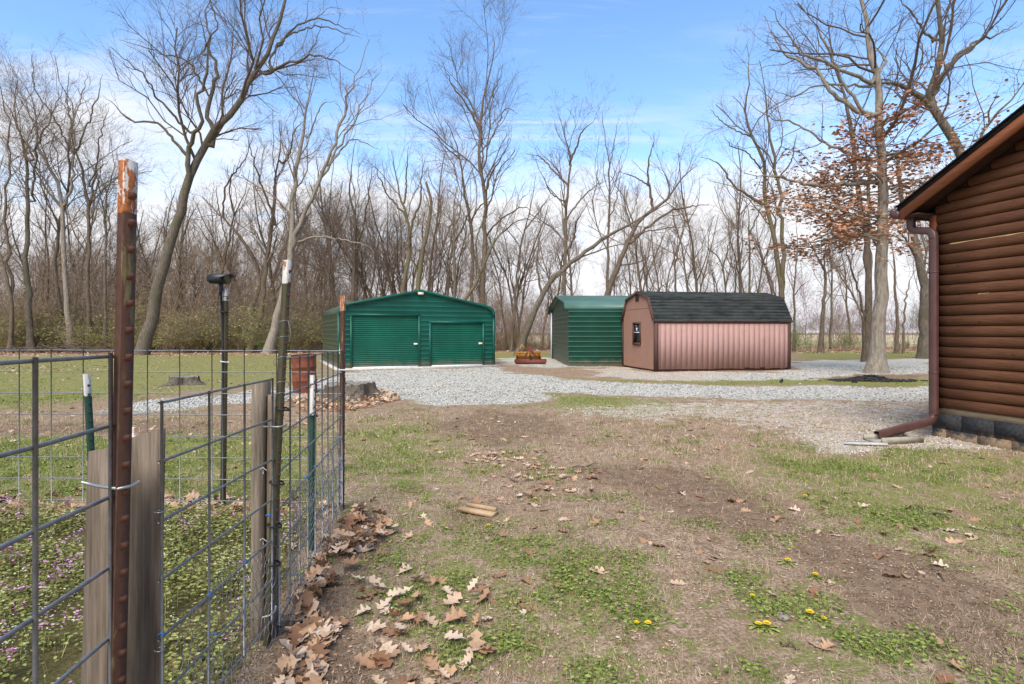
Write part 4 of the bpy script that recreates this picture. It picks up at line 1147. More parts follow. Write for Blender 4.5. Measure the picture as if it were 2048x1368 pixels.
def children(P, Rr, L, dens, ratio, rs, N=5, t0=.25, ang=(.5, 1.05), up=.25, rmin=.004, wander=.16, rk=.55, tip=True, maxlen=9.):
    """side shoots for a batch of branches P (B,M,3): returns P', R', L'"""
    B, M, _ = P.shape
    cnt = np.floor(L * dens * rs.uniform(.7, 1.3, B) + rs.rand(B)).astype(int)
    idx = np.repeat(np.arange(B), cnt); K = len(idx)
    if K == 0: return None
    t = t0 + (1 - t0) * rs.rand(K) ** .85
    f = t * (M - 1); i0 = np.minimum(f.astype(int), M - 2); w = (f - i0)[:, None]
    p = P[idx, i0] * (1 - w) + P[idx, i0 + 1] * w
    T = P[idx, i0 + 1] - P[idx, i0]; T /= np.linalg.norm(T, axis=1, keepdims=True) + 1e-9
    r = Rr[idx, i0] * (1 - w[:, 0]) + Rr[idx, i0 + 1] * w[:, 0]
    v = rs.randn(K, 3); v -= T * (v * T).sum(1, keepdims=True); v /= np.linalg.norm(v, axis=1, keepdims=True)
    a = rs.uniform(*ang, K)[:, None]
    d = np.cos(a) * T + np.sin(a) * v + np.array((0, 0, up)); d /= np.linalg.norm(d, axis=1, keepdims=True)
    ln = np.minimum(L[idx] * ratio * (1.15 - .65 * t) * rs.uniform(.5, 1.3, K), maxlen)
    r0 = np.maximum(np.minimum(r * rk * rs.uniform(.6, 1.1, K), ln * .0115 + .003), rmin)
    out = np.empty((K, N, 3)); out[:, 0] = p; st = (ln / (N - 1))[:, None]
    for k in range(1, N):
        out[:, k] = out[:, k - 1] + d * st
        d = d + rs.randn(K, 3) * wander + np.array((0, 0, up * .35)); d /= np.linalg.norm(d, axis=1, keepdims=True)
    rr = r0[:, None] * np.linspace(1, .45, N)[None]
    return out, np.maximum(rr, rmin * .7), ln

def crown_mesh(name, scaff, spec, rs, rmin=.004):
    """scaff: list of (P,R,L); spec: list of dicts for successive levels"""
    Vs, Qs, n = [], [], 0
    P = np.array([s[0] for s in scaff]); Rr = np.array([s[1] for s in scaff]); L = np.array([s[2] for s in scaff])
    cur = (P, Rr, L); tips = []
    for k, sp in enumerate(spec):
        ch = children(*cur, rs=rs, rmin=rmin, **sp)
        if ch is None: break
        sides = 5 if k == 0 else (4 if k == 1 else 3)
        V, q = tube_arrays(ch[0], ch[1], sides) if k < 2 else ribbon_arrays(ch[0], ch[1] * (.95 if k == 2 else .8))
        Vs.append(V); Qs.append(q + n); n += len(V)
        cur = ch; tips.append(ch)
    return new_mesh(name, np.concatenate(Vs), np.concatenate(Qs)), tips

def trunk_mesh(name, scaff, sides=10):
    P = np.array([s[0] for s in scaff]); Rr = np.array([s[1] for s in scaff])
    rs = np.random.RandomState(len(scaff)); 
    V, q = tube_arrays(P, Rr, sides)
    V = V + rs.randn(*V.shape) * .004
    return new_mesh(name, V, q, smooth=True)

SPEC = [dict(dens=.52, ratio=.36, N=7, t0=.3, ang=(.4, 1.0), up=.28, wander=.24),
        dict(dens=2.0, ratio=.54, N=5, t0=.15, ang=(.45, 1.0), up=.16, wander=.24),
        dict(dens=3.6, ratio=.58, N=4, t0=.1, ang=(.4, 1.0), up=.1, wander=.22),
        dict(dens=3.6, ratio=.7, N=3, t0=.1, ang=(.4, 1.0), up=.08, wander=.2)]
NS = 24
def hero(label, Y, limbs, mat='bark', tw='twig', spec=None, seed=0, flare=1.5, base_on_ground=True, group=None, rmin=.005, t0_first=.35, extra=None):
    """limbs: (photo points, width px at start, width px at end, depth drift); the first limb is the trunk"""
    rs = np.random.RandomState(seed + 100)
    b = limbs[0][0][0]
    bx = gx(b[0], Y)
    t = thing('bare_tree', label, 'tree', (bx, Y, 0), 0, group)
    off = np.array((bx, Y, 0)); scaff = []
    for k, (pts, w0, w1, drift) in enumerate(limbs):
        n = len(pts); W = [wpt(p[0], p[1], Y) for p in pts]
        P = [np.array((w[0], Y, w[2])) for w in W]
        for i, p in enumerate(P): p[1] += drift * i / (n - 1)
        for i, p in enumerate(P): p[0] *= p[1] / Y; p[2] = CAM_H + (p[2] - CAM_H) * p[1] / Y
        if k == 0 and base_on_ground: P[0][2] = -.1
        P = np.array(P) - off
        if k > 0:                            # start the limb inside the wood it grows from
            allp = np.concatenate([q_[0] for q_ in scaff]); dd = np.linalg.norm((allp - P[0]) * (1, .35, 1), axis=1)
            j = int(dd.argmin()); P[:, 1] += (allp[j, 1] - P[0, 1]) * np.linspace(1, .5, n)
            if dd[j] > .05: P = np.vstack([allp[j], P])
        P, L = resample(P, NS)
        P[2:-1] += rs.randn(NS - 3, 3) * L * (.0022 if k == 0 else .0065)
        f = np.linspace(0, 1, NS); r = (w0 + (w1 - w0) * f ** .85) / 2 / FPX * Y * (.87 if Y > 30 else 1)
        r = r * np.interp(f, (0, .7, 1), (1, 1, .35 if w1 < 6 else .8))
        if k == 0: r = r * (1 + (flare - 1) * np.exp(-(P[:, 2] - P[0, 2]) / (.02 * Y)))
        scaff.append((P, np.maximum(r, .006), L))
    if extra: scaff += extra(scaff, rs)
    link('trunk', trunk_mesh('trunk', scaff), MATS[mat], t)
    sp = [dict(s) for s in (spec or SPEC)]; sp[0]['t0'] = t0_first
    me, tips = crown_mesh('crown', scaff, sp, rs, rmin)
    link('crown', me, MATS[tw], t)
    return t, tips, scaff

LIGHT = [dict(SPEC[0], dens=.65), dict(SPEC[1], dens=1.9), dict(SPEC[2], dens=3.2), dict(SPEC[3], dens=3.6)]
H = hero
H('big dark tree leaning right with wide crown above the left fence', 35, [
  ([(283,712),(318,560),(345,470),(372,372),(412,285),(470,215),(500,165),(527,118),(548,70),(566,10),(580,-60)], 29, 6, 1.5),
  ([(368,372),(372,312),(384,262),(396,243),(393,192),(410,158),(412,108),(404,60),(395,20)], 13, 3, -2),
  ([(415,285),(410,235),(405,212),(420,175),(428,130),(416,95),(408,45),(414,-20)], 12, 4, 2),
  ([(372,310),(345,280),(312,244),(272,244),(245,228),(222,205),(205,190)], 8, 2, -1),
  ([(380,265),(350,232),(318,196),(296,160),(262,128),(222,95)], 6, 2, -3),
  ([(396,175),(360,110),(318,95),(268,80),(225,70)], 5, 2, 2),
  ([(520,135),(556,118),(610,101),(650,106),(705,140)], 8, 2, -2),
  ([(530,112),(558,70),(600,36),(640,30),(716,62)], 7, 2, 1),
  ([(545,75),(580,55),(620,45),(660,50),(720,72)], 5, 2, 3),
  ([(428,130),(440,95),(452,68),(436,20),(440,-20)], 4, 2, -1)], 'bark_grey', 'twig_dark', seed=1, t0_first=.45, flare=1.2)
H('pale multi-stemmed tree fanning out left of the green garage', 37, [
  ([(536,700),(552,640),(568,590),(578,540),(583,480),(585,390),(600,300),(612,230),(622,170),(635,115)], 20, 3, 1),
  ([(583,490),(600,440),(620,390),(648,330),(672,260),(690,205),(712,150),(738,75)], 11, 3, -1),
  ([(588,480),(612,420),(640,360),(664,310),(700,250),(730,190),(762,135)], 9, 2, 2),
  ([(592,482),(625,472),(680,477),(730,490),(748,508)], 5, 2, -2),
  ([(640,345),(668,318),(690,290),(715,280),(760,300)], 5, 2, 1),
  ([(610,265),(636,205),(668,198)], 4, 2, 0)], 'bark_pale', 'twig', seed=2)
H('dark crooked tree rising behind the solar lamp', 39, [
  ([(500,705),(520,640),(528,560),(540,480),(548,420),(550,360),(560,310),(562,240)], 15, 3, 1),
  ([(545,450),(530,400),(515,360),(500,310),(490,260)], 7, 2, -1),
  ([(560,320),(576,290),(582,260),(610,230)], 5, 2, 1)], 'bark', 'twig', seed=3, spec=LIGHT)
H('tree leaning left with a long bare limb behind the solar lamp', 41, [
  ([(495,700),(505,620),(520,560),(500,505),(470,460),(435,425),(405,395)], 14, 4, 1),
  ([(520,560),(545,500),(555,440)], 7, 2, 1), ([(435,425),(445,360),(480,320),(500,270)], 5, 2, -1)], 'bark', 'twig', seed=4, spec=LIGHT)
H('broken dead snag standing behind the garage peak', 40, [
  ([(828,700),(834,600),(842,520),(856,462),(862,410),(858,385),(852,364)], 15, 7, 0),
  ([(838,560),(820,480),(825,470)], 3, 1, 0)], 'bark_moss', 'twig', seed=5, spec=[dict(SPEC[0], dens=.15), dict(SPEC[1], dens=.8)])
H('bushy spreading tree just left of the dead snag', 41, [
  ([(803,700),(806,590),(815,530),(820,480),(812,430),(800,390),(790,340),(782,300)], 16, 2, 1),
  ([(815,500),(822,450),(840,400),(842,350),(850,310)], 8, 2, -1), ([(810,430),(775,390),(755,350),(748,320)], 6, 2, 2), ([(806,400),(810,350),(815,290)], 5, 2, 0)], 'bark_moss', 'twig', seed=6)
H('tallest straight tree rising behind the right garage door', 40, [
  ([(962,705),(966,600),(970,500),(971,410),(966,375),(958,330),(958,290),(962,245),(968,200),(980,150),(988,100),(984,60)], 15, 3, 1),
  ([(961,262),(945,225),(925,195),(905,170),(892,140),(884,120)], 7, 2, -1),
  ([(965,225),(985,180),(1000,150),(1005,125)], 4, 2, 1), ([(960,300),(985,270),(1010,215),(1035,225)], 4, 2, 2),
  ([(972,470),(1000,440),(1040,415),(1065,420)], 5, 2, -2), ([(968,390),(985,340),(1010,300),(1020,260)], 5, 2, 1)], 'bark', 'twig_dark', seed=7)
H('slender kinked tree just left of the tallest tree', 42, [
  ([(946,705),(943,600),(944,500),(940,440),(928,385),(918,310),(905,265),(888,238)], 11, 3, 1),
  ([(940,440),(960,410),(985,400)], 5, 2, -1), ([(916,310),(890,290),(872,270)], 4, 2, 1)], 'bark', 'twig', seed=8, spec=LIGHT)
H('twisted tree with an S-shaped limb behind the garage roof', 40, [
  ([(912,705),(910,600),(908,480),(908,475),(896,462),(895,455),(912,447),(920,435),(918,405),(898,380)], 11, 3, 1),
  ([(909,480),(925,455),(935,430),(950,410)], 6, 2, -1)], 'bark_grey', 'twig', seed=9, spec=LIGHT)
H('low leaning tree crossing behind the right slope of the garage roof', 38, [
  ([(900,712),(925,610),(955,560),(980,500),(1000,470),(1040,440),(1080,445)], 11, 3, 2), ([(960,555),(950,500),(960,450),(990,415)], 5, 2, -1)], 'bark_moss', 'twig', seed=10, spec=LIGHT)
H('pale trunk leaning right over the carport with a long raking limb', 34, [
  ([(1036,712),(1062,640),(1082,598),(1100,562),(1125,540),(1165,508),(1210,475),(1260,448),(1300,425),(1340,405)], 17, 4, 1),
  ([(1084,595),(1078,560),(1074,520),(1078,478),(1077,468)], 7, 3, 0), ([(1105,560),(1122,548),(1135,545)], 6, 3, 0)], 'bark_grey', 'twig', seed=11, spec=[dict(SPEC[0], dens=.35), dict(SPEC[1], dens=1.2), dict(SPEC[2], dens=2.)])
H('upright forked tree standing behind the carport peak', 40, [
  ([(1127,705),(1128,590),(1130,500),(1133,420),(1138,350),(1142,310),(1130,275),(1120,235)], 12, 3, 1),
  ([(1142,318),(1155,290),(1165,260),(1195,232)], 6, 2, -1), ([(1136,365),(1105,335),(1080,310),(1052,305)], 5, 2, 1),
  ([(1131,440),(1160,400),(1190,370),(1215,360)], 5, 2, 2), ([(1132,505),(1150,470),(1155,440),(1180,400)], 5, 2, -2), ([(1128,400),(1100,380),(1088,350)], 4, 2, 1)], 'bark', 'twig_dark', seed=12)
H('thick trunk leaning hard right between carport and pink shed', 37, [
  ([(1190,705),(1214,590),(1238,530),(1262,470),(1285,435),(1312,415),(1338,395),(1368,352),(1395,330)], 18, 4, 1),
  ([(1310,416),(1304,375),(1298,330),(1306,295),(1312,262)], 7, 2, -1), ([(1300,370),(1275,355),(1240,342)], 4, 2, 0),
  ([(1262,485),(1295,455),(1335,425),(1360,415),(1420,407)], 8, 3, 2), ([(1345,388),(1340,360),(1330,340)], 4, 2, 1), ([(1240,530),(1275,525),(1305,510)], 4, 2, -1)], 'bark', 'twig_dark', seed=13)
H('slim straight tree rising above the carport roof', 43, [
  ([(1210,705),(1214,590),(1216,500),(1218,420),(1217,330),(1210,270),(1205,225)], 9, 2, 0), ([(1217,345),(1228,290),(1238,235)], 3, 1, 0), ([(1216,450),(1232,400),(1245,330)], 4, 1, 1)], 'bark', 'twig', seed=14, spec=LIGHT)
H('twin-trunked tree with mossy forks behind the right end of the shed', 36, [
  ([(1562,712),(1562,600),(1555,520),(1545,465),(1533,400),(1530,340),(1520,300),(1497,255),(1492,200),(1500,150),(1494,90)], 15, 3, 1),
  ([(1564,600),(1566,520),(1563,440),(1560,350),(1548,300),(1536,240),(1532,180),(1520,120)], 12, 3, -1),
  ([(1530,405),(1495,385),(1468,365),(1445,330),(1420,316),(1402,312)], 8, 2, 0), ([(1500,262),(1468,250),(1440,230),(1425,215)], 4, 2, 2),
  ([(1560,350),(1580,325),(1592,270)], 4, 2, -1), ([(1528,330),(1500,300),(1470,290),(1452,270)], 4, 2, -2)], 'bark_moss', 'twig_dark', seed=15)
def oak_extra(scaff, rs):                   # many low side limbs that carry the dead leaves
    out = []; T = scaff[0][0]
    for k in range(58):
        yy_ = rs.uniform(240, 520); z = 1.4 + (HY - yy_) / FPX * 19.6; i = int(np.argmin(np.abs(T[:, 2] - z))); a = rs.uniform(0, 6.28)
        d = np.array((math.cos(a), math.sin(a), rs.uniform(-.12, .3))); p = T[i] + np.array((0, 0, z - T[i, 2])); Q = [p]; Lg = rs.uniform(1.2, 2.6) * (1 + (.9 if math.cos(a) < 0 else 0) * (yy_ > 380))
        for j in range(5):
            d = d + rs.randn(3) * .16; d /= np.linalg.norm(d); Q.append(Q[-1] + d * Lg / 5)
        P, L = resample(Q, NS); out.append((P, np.linspace(.028, .007, NS), L))
    return out
oak, oak_tips, oak_sc = H('stout pale-barked oak holding rusty dead leaves beside the cabin', 19.6, [
  ([(1752,746),(1756,690),(1760,600),(1764,500),(1765,400),(1762,300),(1758,230),(1754,165),(1744,120),(1738,70),(1724,15),(1712,-60),(1700,-160)], 30, 5, .3),
  ([(1748,160),(1715,148),(1680,135),(1650,118),(1610,105),(1575,60),(1540,10)], 9, 2, -1.5),
  ([(1752,228),(1715,218),(1680,192),(1655,170),(1640,140),(1600,118),(1560,90),(1530,30)], 11, 2, 1),
  ([(1756,363),(1700,364),(1640,368),(1605,366),(1575,355),(1530,352),(1490,345)], 10, 3, -.6),
  ([(1742,318),(1700,305),(1640,275),(1590,245),(1550,235),(1500,205)], 7, 2, 1.5),
  ([(1752,170),(1710,168),(1660,165),(1625,172),(1590,190),(1540,178)], 6, 2, 1),
  ([(1745,235),(1720,210),(1690,160),(1668,110),(1640,60),(1595,0)], 8, 2, -.8),
  ([(1758,155),(1765,135),(1776,118),(1750,85)], 8, 3, .5),
  ([(1764,270),(1800,245),(1830,215),(1850,205)], 4, 2, -1), ([(1765,330),(1800,310),(1830,320)], 4, 2, .8), ([(1765,440),(1740,420),(1690,430),(1640,425),(1600,435)], 4, 1.5, -1),
  ([(1764,400),(1800,390),(1832,380),(1850,395)], 4, 1.5, -.6), ([(1764,360),(1720,340),(1670,350),(1620,330)], 4, 1.5, -1.6)],
  'bark_pale', 'twig_dark', seed=16, flare=1.7, spec=[dict(SPEC[0], dens=1.5, ratio=.3, up=.08, ang=(.7, 1.3)), dict(SPEC[1], dens=2.4), dict(SPEC[2], dens=3.4), dict(SPEC[3], dens=4.)], rmin=.004, extra=oak_extra)
H('massive grey limb reaching up from behind the cabin roof', 21, [
  ([(2010,745),(1990,520),(1950,370),(1920,308),(1895,262),(1872,225),(1862,200),(1872,160),(1882,110),(1884,60),(1872,0),(1865,-60)], 34, 7, .5),
  ([(1866,205),(1848,190),(1820,172),(1790,164),(1740,165)], 14, 4, -.5), ([(1880,182),(1900,140),(1925,105),(1965,75),(2000,65),(2042,38)], 10, 3, 1),
  ([(1882,175),(1920,120),(1960,85),(2010,30)], 7, 2, -1), ([(1874,60),(1850,30),(1820,0),(1800,-20)], 6, 2, 0), ([(1884,70),(1905,40),(1935,10)], 5, 2, 1)], 'bark_grey', 'twig_dark', seed=17, t0_first=.5)
H('slanting bare limb showing above the cabin roof at the far right', 23, [
  ([(1950,745),(1950,400),(1962,280),(1985,240),(2015,210),(2050,160),(2080,110)], 12, 3, .5), ([(1990,235),(1988,215),(2000,190)], 4, 2, 0)], 'bark_grey', 'twig_dark', seed=18, spec=LIGHT)
H('dark double trunk standing just left of the oak', 27, [
  ([(1733,722),(1735,650),(1738,580),(1735,500),(1722,420),(1712,350),(1702,280),(1690,200),(1668,120),(1655,40)], 16, 4, 0),
  ([(1738,600),(1738,500),(1736,420),(1735,350),(1728,280),(1735,220)], 11, 4, 1), ([(1728,690),(1722,600),(1700,530),(1690,490),(1680,470)], 7, 2, -1)], 'bark', 'twig_dark', seed=19)
H('dark straight trunk between the oak and the cabin corner', 30, [
  ([(1851,716),(1850,650),(1848,570),(1836,510),(1828,470),(1815,430),(1800,380),(1795,300)], 25, 6, .5), ([(1848,565),(1870,520),(1885,470)], 8, 3, 1), ([(1835,505),(1810,470),(1785,450)], 6, 2, -1)], 'bark_grey', 'twig_dark', seed=20)
H('small forked dark tree right of the pink shed', 38, [
  ([(1641,710),(1645,640),(1650,580),(1652,545),(1640,525),(1625,495),(1612,470)], 12, 3, 0), ([(1652,548),(1668,535),(1685,530),(1700,510)], 5, 2, 1), ([(1651,560),(1648,520),(1655,480)], 5, 2, -1)], 'bark', 'twig_dark', seed=21, spec=LIGHT)
H('thin crooked tree right of the oak trunk', 37, [
  ([(1793,712),(1795,640),(1790,580),(1788,520),(1780,470)], 9, 3, 0), ([(1806,712),(1808,640),(1815,580),(1830,540)], 7, 2, 1)], 'bark', 'twig', seed=22, spec=LIGHT)
left = [
 ('thick dark trunk in the woods near the left edge', 39, [([(62,712),(58,620),(52,500),(55,400),(52,320),(42,270),(30,210),(35,160)], 15, 3, 1), ([(54,400),(62,300),(90,240),(120,170)], 6, 2, -1), ([(52,310),(28,265),(10,215),(-10,190)], 5, 2, 1)], 'bark_grey'),
 ('pale trunk with a pale lower bole left of the rusty post', 40, [([(143,708),(138,650),(130,550),(126,460),(122,385),(110,350),(82,310),(72,240),(62,190),(20,130)], 14, 3, 1), ([(125,400),(140,330),(140,260),(128,200),(135,140)], 7, 2, -1), ([(140,270),(160,210),(175,150)], 4, 2, 1)], 'bark_pale'),
 ('dark straight trunk midway between left edge and rusty post', 41, [([(178,708),(177,600),(175,500),(176,400),(168,350),(150,300),(145,250),(130,180)], 11, 3, 0), ([(176,420),(190,360),(195,310),(205,250),(218,215)], 6, 2, 1), ([(172,370),(190,340),(215,320)], 4, 2, -1)], 'bark'),
 ('slim dark tree at the very left edge of the woods', 38, [([(20,712),(24,620),(10,540),(-10,480)], 11, 4, 0), ([(22,600),(16,500),(14,400),(18,300),(5,200),(2,120)], 8, 2, 1)], 'bark'),
 ('slender tree with a fine fan crown left of the rusty post', 42, [([(118,708),(120,620),(112,540),(118,460),(132,400),(140,340),(138,290),(150,220),(118,160),(110,110)], 10, 2, 0), ([(140,330),(170,260),(195,190),(205,150)], 5, 2, 1), ([(139,300),(110,240),(70,180),(62,110)], 4, 2, -1)], 'bark_grey'),
 ('thin straight tree just behind the rusty post', 41, [([(212,708),(210,600),(212,500),(210,430),(215,380),(228,330),(222,280)], 9, 2, 1), ([(212,450),(195,400),(188,350),(160,300)], 4, 2, 0)], 'bark_grey'),
 ('grey trunk right of the big leaning tree', 43, [([(352,708),(352,640),(358,560),(362,480),(372,420),(380,360)], 9, 2, 0), ([(360,500),(378,440),(400,400)], 4, 2, 1)], 'bark_grey'),
 ('leaning dark tree behind the lamp head', 43, [([(415,708),(432,620),(445,540),(458,480),(470,430),(492,380),(500,340)], 9, 2, 0), ([(455,490),(440,430),(432,370)], 4, 2, 1), ([(470,430),(460,380),(470,330)], 4, 2, -1)], 'bark'),
 ('straight thin tree right of the multi-stemmed tree', 42, [([(655,705),(658,600),(660,500),(658,430),(662,370),(668,320)], 8, 2, 0), ([(660,480),(690,440),(700,400)], 4, 2, 1)], 'bark'),
 ('forked pair of trunks above the left garage eave', 42, [([(703,705),(705,600),(708,500),(710,440),(700,390),(704,330),(712,280)], 13, 2, 1), ([(708,500),(725,450),(735,390),(745,330)], 6, 2, -1)], 'bark'),
 ('thin leaning tree above the left garage door', 44, [([(728,705),(740,600),(752,520),(760,460),(772,430)], 8, 2, 0), ([(752,530),(748,470),(730,430)], 4, 2, 1)], 'bark'),
 ('long thin tree leaning right behind the yellow box blade', 41, [([(1022,705),(1030,600),(1040,500),(1058,430),(1065,390),(1072,350)], 8, 2, 0), ([(1050,460),(1080,420),(1100,390)], 4, 2, 1)], 'bark_grey'),
 ('small dark tree above the middle of the shed roof', 42, [([(1352,705),(1352,590),(1350,530),(1345,490),(1335,460)], 10, 2, 0), ([(1350,530),(1360,480),(1370,440),(1368,400)], 5, 2, 1)], 'bark'),
 ('wavy thin stem above the shed roof left of the twin trunks', 43, [([(1452,705),(1452,590),(1440,520),(1420,500),(1400,480)], 7, 2, 0), ([(1445,540),(1460,480),(1465,430)], 4, 2, 1)], 'bark_moss'),
 ('straight slim trunk just left of the twin-trunked tree', 40, [([(1498,705),(1499,590),(1498,480),(1496,420),(1485,390)], 8, 2, 0), ([(1498,470),(1515,430),(1530,400)], 4, 2, 1)], 'bark_moss'),
 ('crooked stem leaning into the twin-trunked tree', 39, [([(1540,705),(1545,600),(1535,550),(1520,500),(1515,470),(1512,430)], 7, 2, 0), ([(1520,500),(1505,470),(1490,450)], 3, 1, 0)], 'bark'),
 ('small stem rising beside the right end of the shed', 42, [([(1588,708),(1590,620),(1588,580),(1595,500),(1592,440)], 6, 2, 0), ([(1590,590),(1605,570),(1620,560)], 3, 1, 0)], 'bark'),
]
for k, (lab, Y, limbs, mt) in enumerate(left):
    H(lab, Y, limbs, mt, 'twig', seed=40 + k, spec=LIGHT if k > 4 else SPEC, rmin=.005)

# dead leaves still on the oak
noisy('oak_dead_leaf', (.25, .11, .055), (.48, .26, .15), 5, .7, .25, bump=0, kind='World')
rs = np.random.RandomState(77)
ends = np.concatenate([c_[0][:, m_] for c_ in oak_tips[1:] for m_ in (-1, c_[0].shape[1] // 2)])
pyx = HY - (ends[:, 2] - CAM_H) * FPX / 19.6; pxx = CX + (ends[:, 0] + oak.location.x) * FPX / 19.6
keep = (pyx > 235) & (pyx < 535) & (pxx > 1500) & (rs.rand(len(ends)) < np.clip(.1 + .9 * (pxx - 1570) / 190, .03, 1) * np.where(pyx < 290, .3, 1))
A_ = ends[keep]; A_ = A_[rs.permutation(len(A_))[:3000]]
A_ = np.concatenate([A_ + rs.randn(*A_.shape) * .09 for _ in range(2)])
sp_ = []
for P_, _, L_ in oak_sc[-58:]:                # sprays of leaves along the low limbs
    for f_ in rs.uniform(.25, 1, int(5 + 4 * L_)):
        c_ = P_[int(f_ * (NS - 1))] + rs.randn(3) * (.22, .22, .16); sp_.append(c_ + rs.randn(rs.randint(4, 10), 3) * (.11, .11, .09))
A_ = np.concatenate([A_] + sp_)
LF = np.array([(-.5, 0, 0), (-.15, .2, .05), (.2, .24, .03), (.5, 0, -.04), (.2, -.24, .03), (-.15, -.2, .05)])
def leaf_cloud(cent, size, rs, flat=.0):
    K = len(cent); s = size * rs.uniform(.7, 1.3, K)
    a, b, c_ = rs.uniform(0, 6.28, K), rs.uniform(-1.3, 1.3, K) * (1 - flat), rs.uniform(0, 6.28, K)
    ca, sa, cb_, sb_, cc_, sc = np.cos(a), np.sin(a), np.cos(b), np.sin(b), np.cos(c_), np.sin(c_)
    Rz = np.zeros((K, 3, 3)); Rz[:, 0, 0] = ca; Rz[:, 0, 1] = -sa; Rz[:, 1, 0] = sa; Rz[:, 1, 1] = ca; Rz[:, 2, 2] = 1
    Rx = np.zeros((K, 3, 3)); Rx[:, 0, 0] = 1; Rx[:, 1, 1] = cb_; Rx[:, 1, 2] = -sb_; Rx[:, 2, 1] = sb_; Rx[:, 2, 2] = cb_
    M = Rz @ Rx
    V = np.einsum('kij,vj->kvi', M, LF) * s[:, None, None] + cent[:, None]
    base = np.arange(K)[:, None] * 6
    q = np.concatenate([base + np.array([[0, 1, 2, 3]]), base + np.array([[0, 3, 4, 5]])])
    return V.reshape(-1, 3), q
V, q = leaf_cloud(A_, .15, rs)
lv = link('dead_leaves', new_mesh('dead_leaves', V, q), MATS['oak_dead_leaf'], oak); lv['kind'] = 'stuff'

# woodland behind: free-standing bare trees copied from a few grown ones
def grown(seed, Ht, r0, lean=.08, fork=3):
    rs = np.random.RandomState(seed); P = [np.array((0, 0, -.1))]; d = np.array((rs.randn() * lean, rs.randn() * lean, 1.))
    for k in range(9):
        d = d + rs.randn(3) * (.10, .10, .0); d /= np.linalg.norm(d); P.append(P[-1] + d * Ht / 9)
    P, L = resample(P, NS); sc = [(P, r0 * np.linspace(1, .16, NS) ** .9, L)]
    for k in range(fork):
        i = rs.randint(8, 16); a = rs.rand() * 6.28; dd = np.array((math.cos(a) * .55, math.sin(a) * .55, .8)); Q = [P[i]]
        for j in range(6):
            dd = dd + rs.randn(3) * .13 + np.array((0, 0, .06)); dd /= np.linalg.norm(dd); Q.append(Q[-1] + dd * Ht * (.45 - .013 * i) / 6)
        Q, L2 = resample(Q, NS); sc.append((Q, sc[0][1][i] * .6 * np.linspace(1, .2, NS), L2))
    return trunk_mesh('trunk', sc, 7), crown_mesh('crown', sc, LIGHT, rs, .006)[0]
protos = [grown(200 + k, 13 + 1.1 * k, .13 + .012 * k) for k in range(6)]
for tm, cm in protos:
    tm.materials.append(MATS['bark']); cm.materials.append(MATS['twig'])
zones_bg = [('left', -46, -9, 44, 66, 62, 'bare tree among many in the woods left of the garage', 'trees deep in the left woods'),
            ('mid', -10, 20, 44, 64, 42, 'bare tree in the thin woods behind the garage and sheds', 'trees behind the garage and sheds'),
            ('right', 16, 46, 42, 60, 20, 'bare tree at the field edge behind the oak', 'trees at the field edge')]
rb = random.Random(99)
for nm, x0, x1, y0, y1, cnt, lab, grp in zones_bg:
    for k in range(cnt):
        tm, cm = protos[rb.randrange(6)]
        s = rb.uniform(.62, 1.05) * (.9 if nm != 'left' else 1)
        y = rb.uniform(y0, y1); x = rb.uniform(x0, x1) * y / 50
        t = thing('bare_tree', lab, 'tree', (x, y, 0), rb.uniform(0, 6.28), grp); t.scale = (s, s, s * rb.uniform(.9, 1.15))
        link('trunk', tm, None, t); link('crown', cm, None, t)

# thickets, brush and shrubs
def sapling(rs, h):
    P = [np.array((0, 0, 0.))]; d = np.array((rs.randn() * .2, rs.randn() * .2, 1.))
    for k in range(5):
        d = d + rs.randn(3) * .13; d /= np.linalg.norm(d); P.append(P[-1] + d * h / 5)
    P, L = resample(P, 6); sc = (P[None], (.006 + .005 * h / 3) * np.linspace(1, .3, 6)[None], np.array([L]))
    Vs, Qs = tube_arrays(sc[0], sc[1], 4); Vs = [Vs]; Qs = [Qs]; n = len(Vs[0]); cur = sc
    for sp in (dict(dens=5.5, ratio=.45, N=4, t0=.1, ang=(.4, 1.1), up=.2, wander=.2), dict(dens=4.6, ratio=.7, N=3, t0=.1, ang=(.4, 1.1), up=.1, wander=.2)):
        ch = children(*cur, rs=rs, rmin=.004, **sp)
        if ch is None: break
        V, q = ribbon_arrays(ch[0], ch[1] * 1.25); Vs.append(V); Qs.append(q + n); n += len(V); cur = ch
    return np.concatenate(Vs), np.concatenate(Qs)
saps = [sapling(np.random.RandomState(300 + k), 2.2 + .5 * (k % 6)) for k in range(10)]
def thicket(name, label, n, region, sc, mat, seed):
    rs = np.random.RandomState(seed); Vs, Qs, k0 = [], [], 0
    for i in range(n):
        x, y = region(rs); V, q = saps[rs.randint(10)]; a = rs.rand() * 6.28; s = rs.uniform(*sc)
        ca, sa = math.cos(a), math.sin(a)
        W = V @ np.array([[ca, sa, 0], [-sa, ca, 0], [0, 0, 1]]) * s + np.array((x, y, -.03))
        Vs.append(W); Qs.append(q + k0); k0 += len(W)
    o = link(name, new_mesh(name, np.concatenate(Vs), np.concatenate(Qs)), MATS[mat]); tag(o, label, 'thicket'); o['kind'] = 'stuff'; return o
def reg(px0, px1, y0, y1):
    def f(rs):
        y = y0 + (y1 - y0) * rs.rand(); return gx(px0 + (px1 - px0) * rs.rand(), y), y
    return f
thicket('thicket', 'dense brown brush filling the left woods', 880, reg(-250, 720, 41, 64), (.9, 1.9), 'brush', 1)
thicket('thicket', 'brown brush between the garage and the carport', 130, reg(960, 1130, 40, 56), (.7, 1.2), 'brush', 2)
thicket('thicket', 'thin brush along the field edge on the right', 150, reg(1130, 1960, 43, 54), (.6, 1.25), 'twig', 3)
bark('redbud', (.17, .09, .1), (.28, .16, .17))
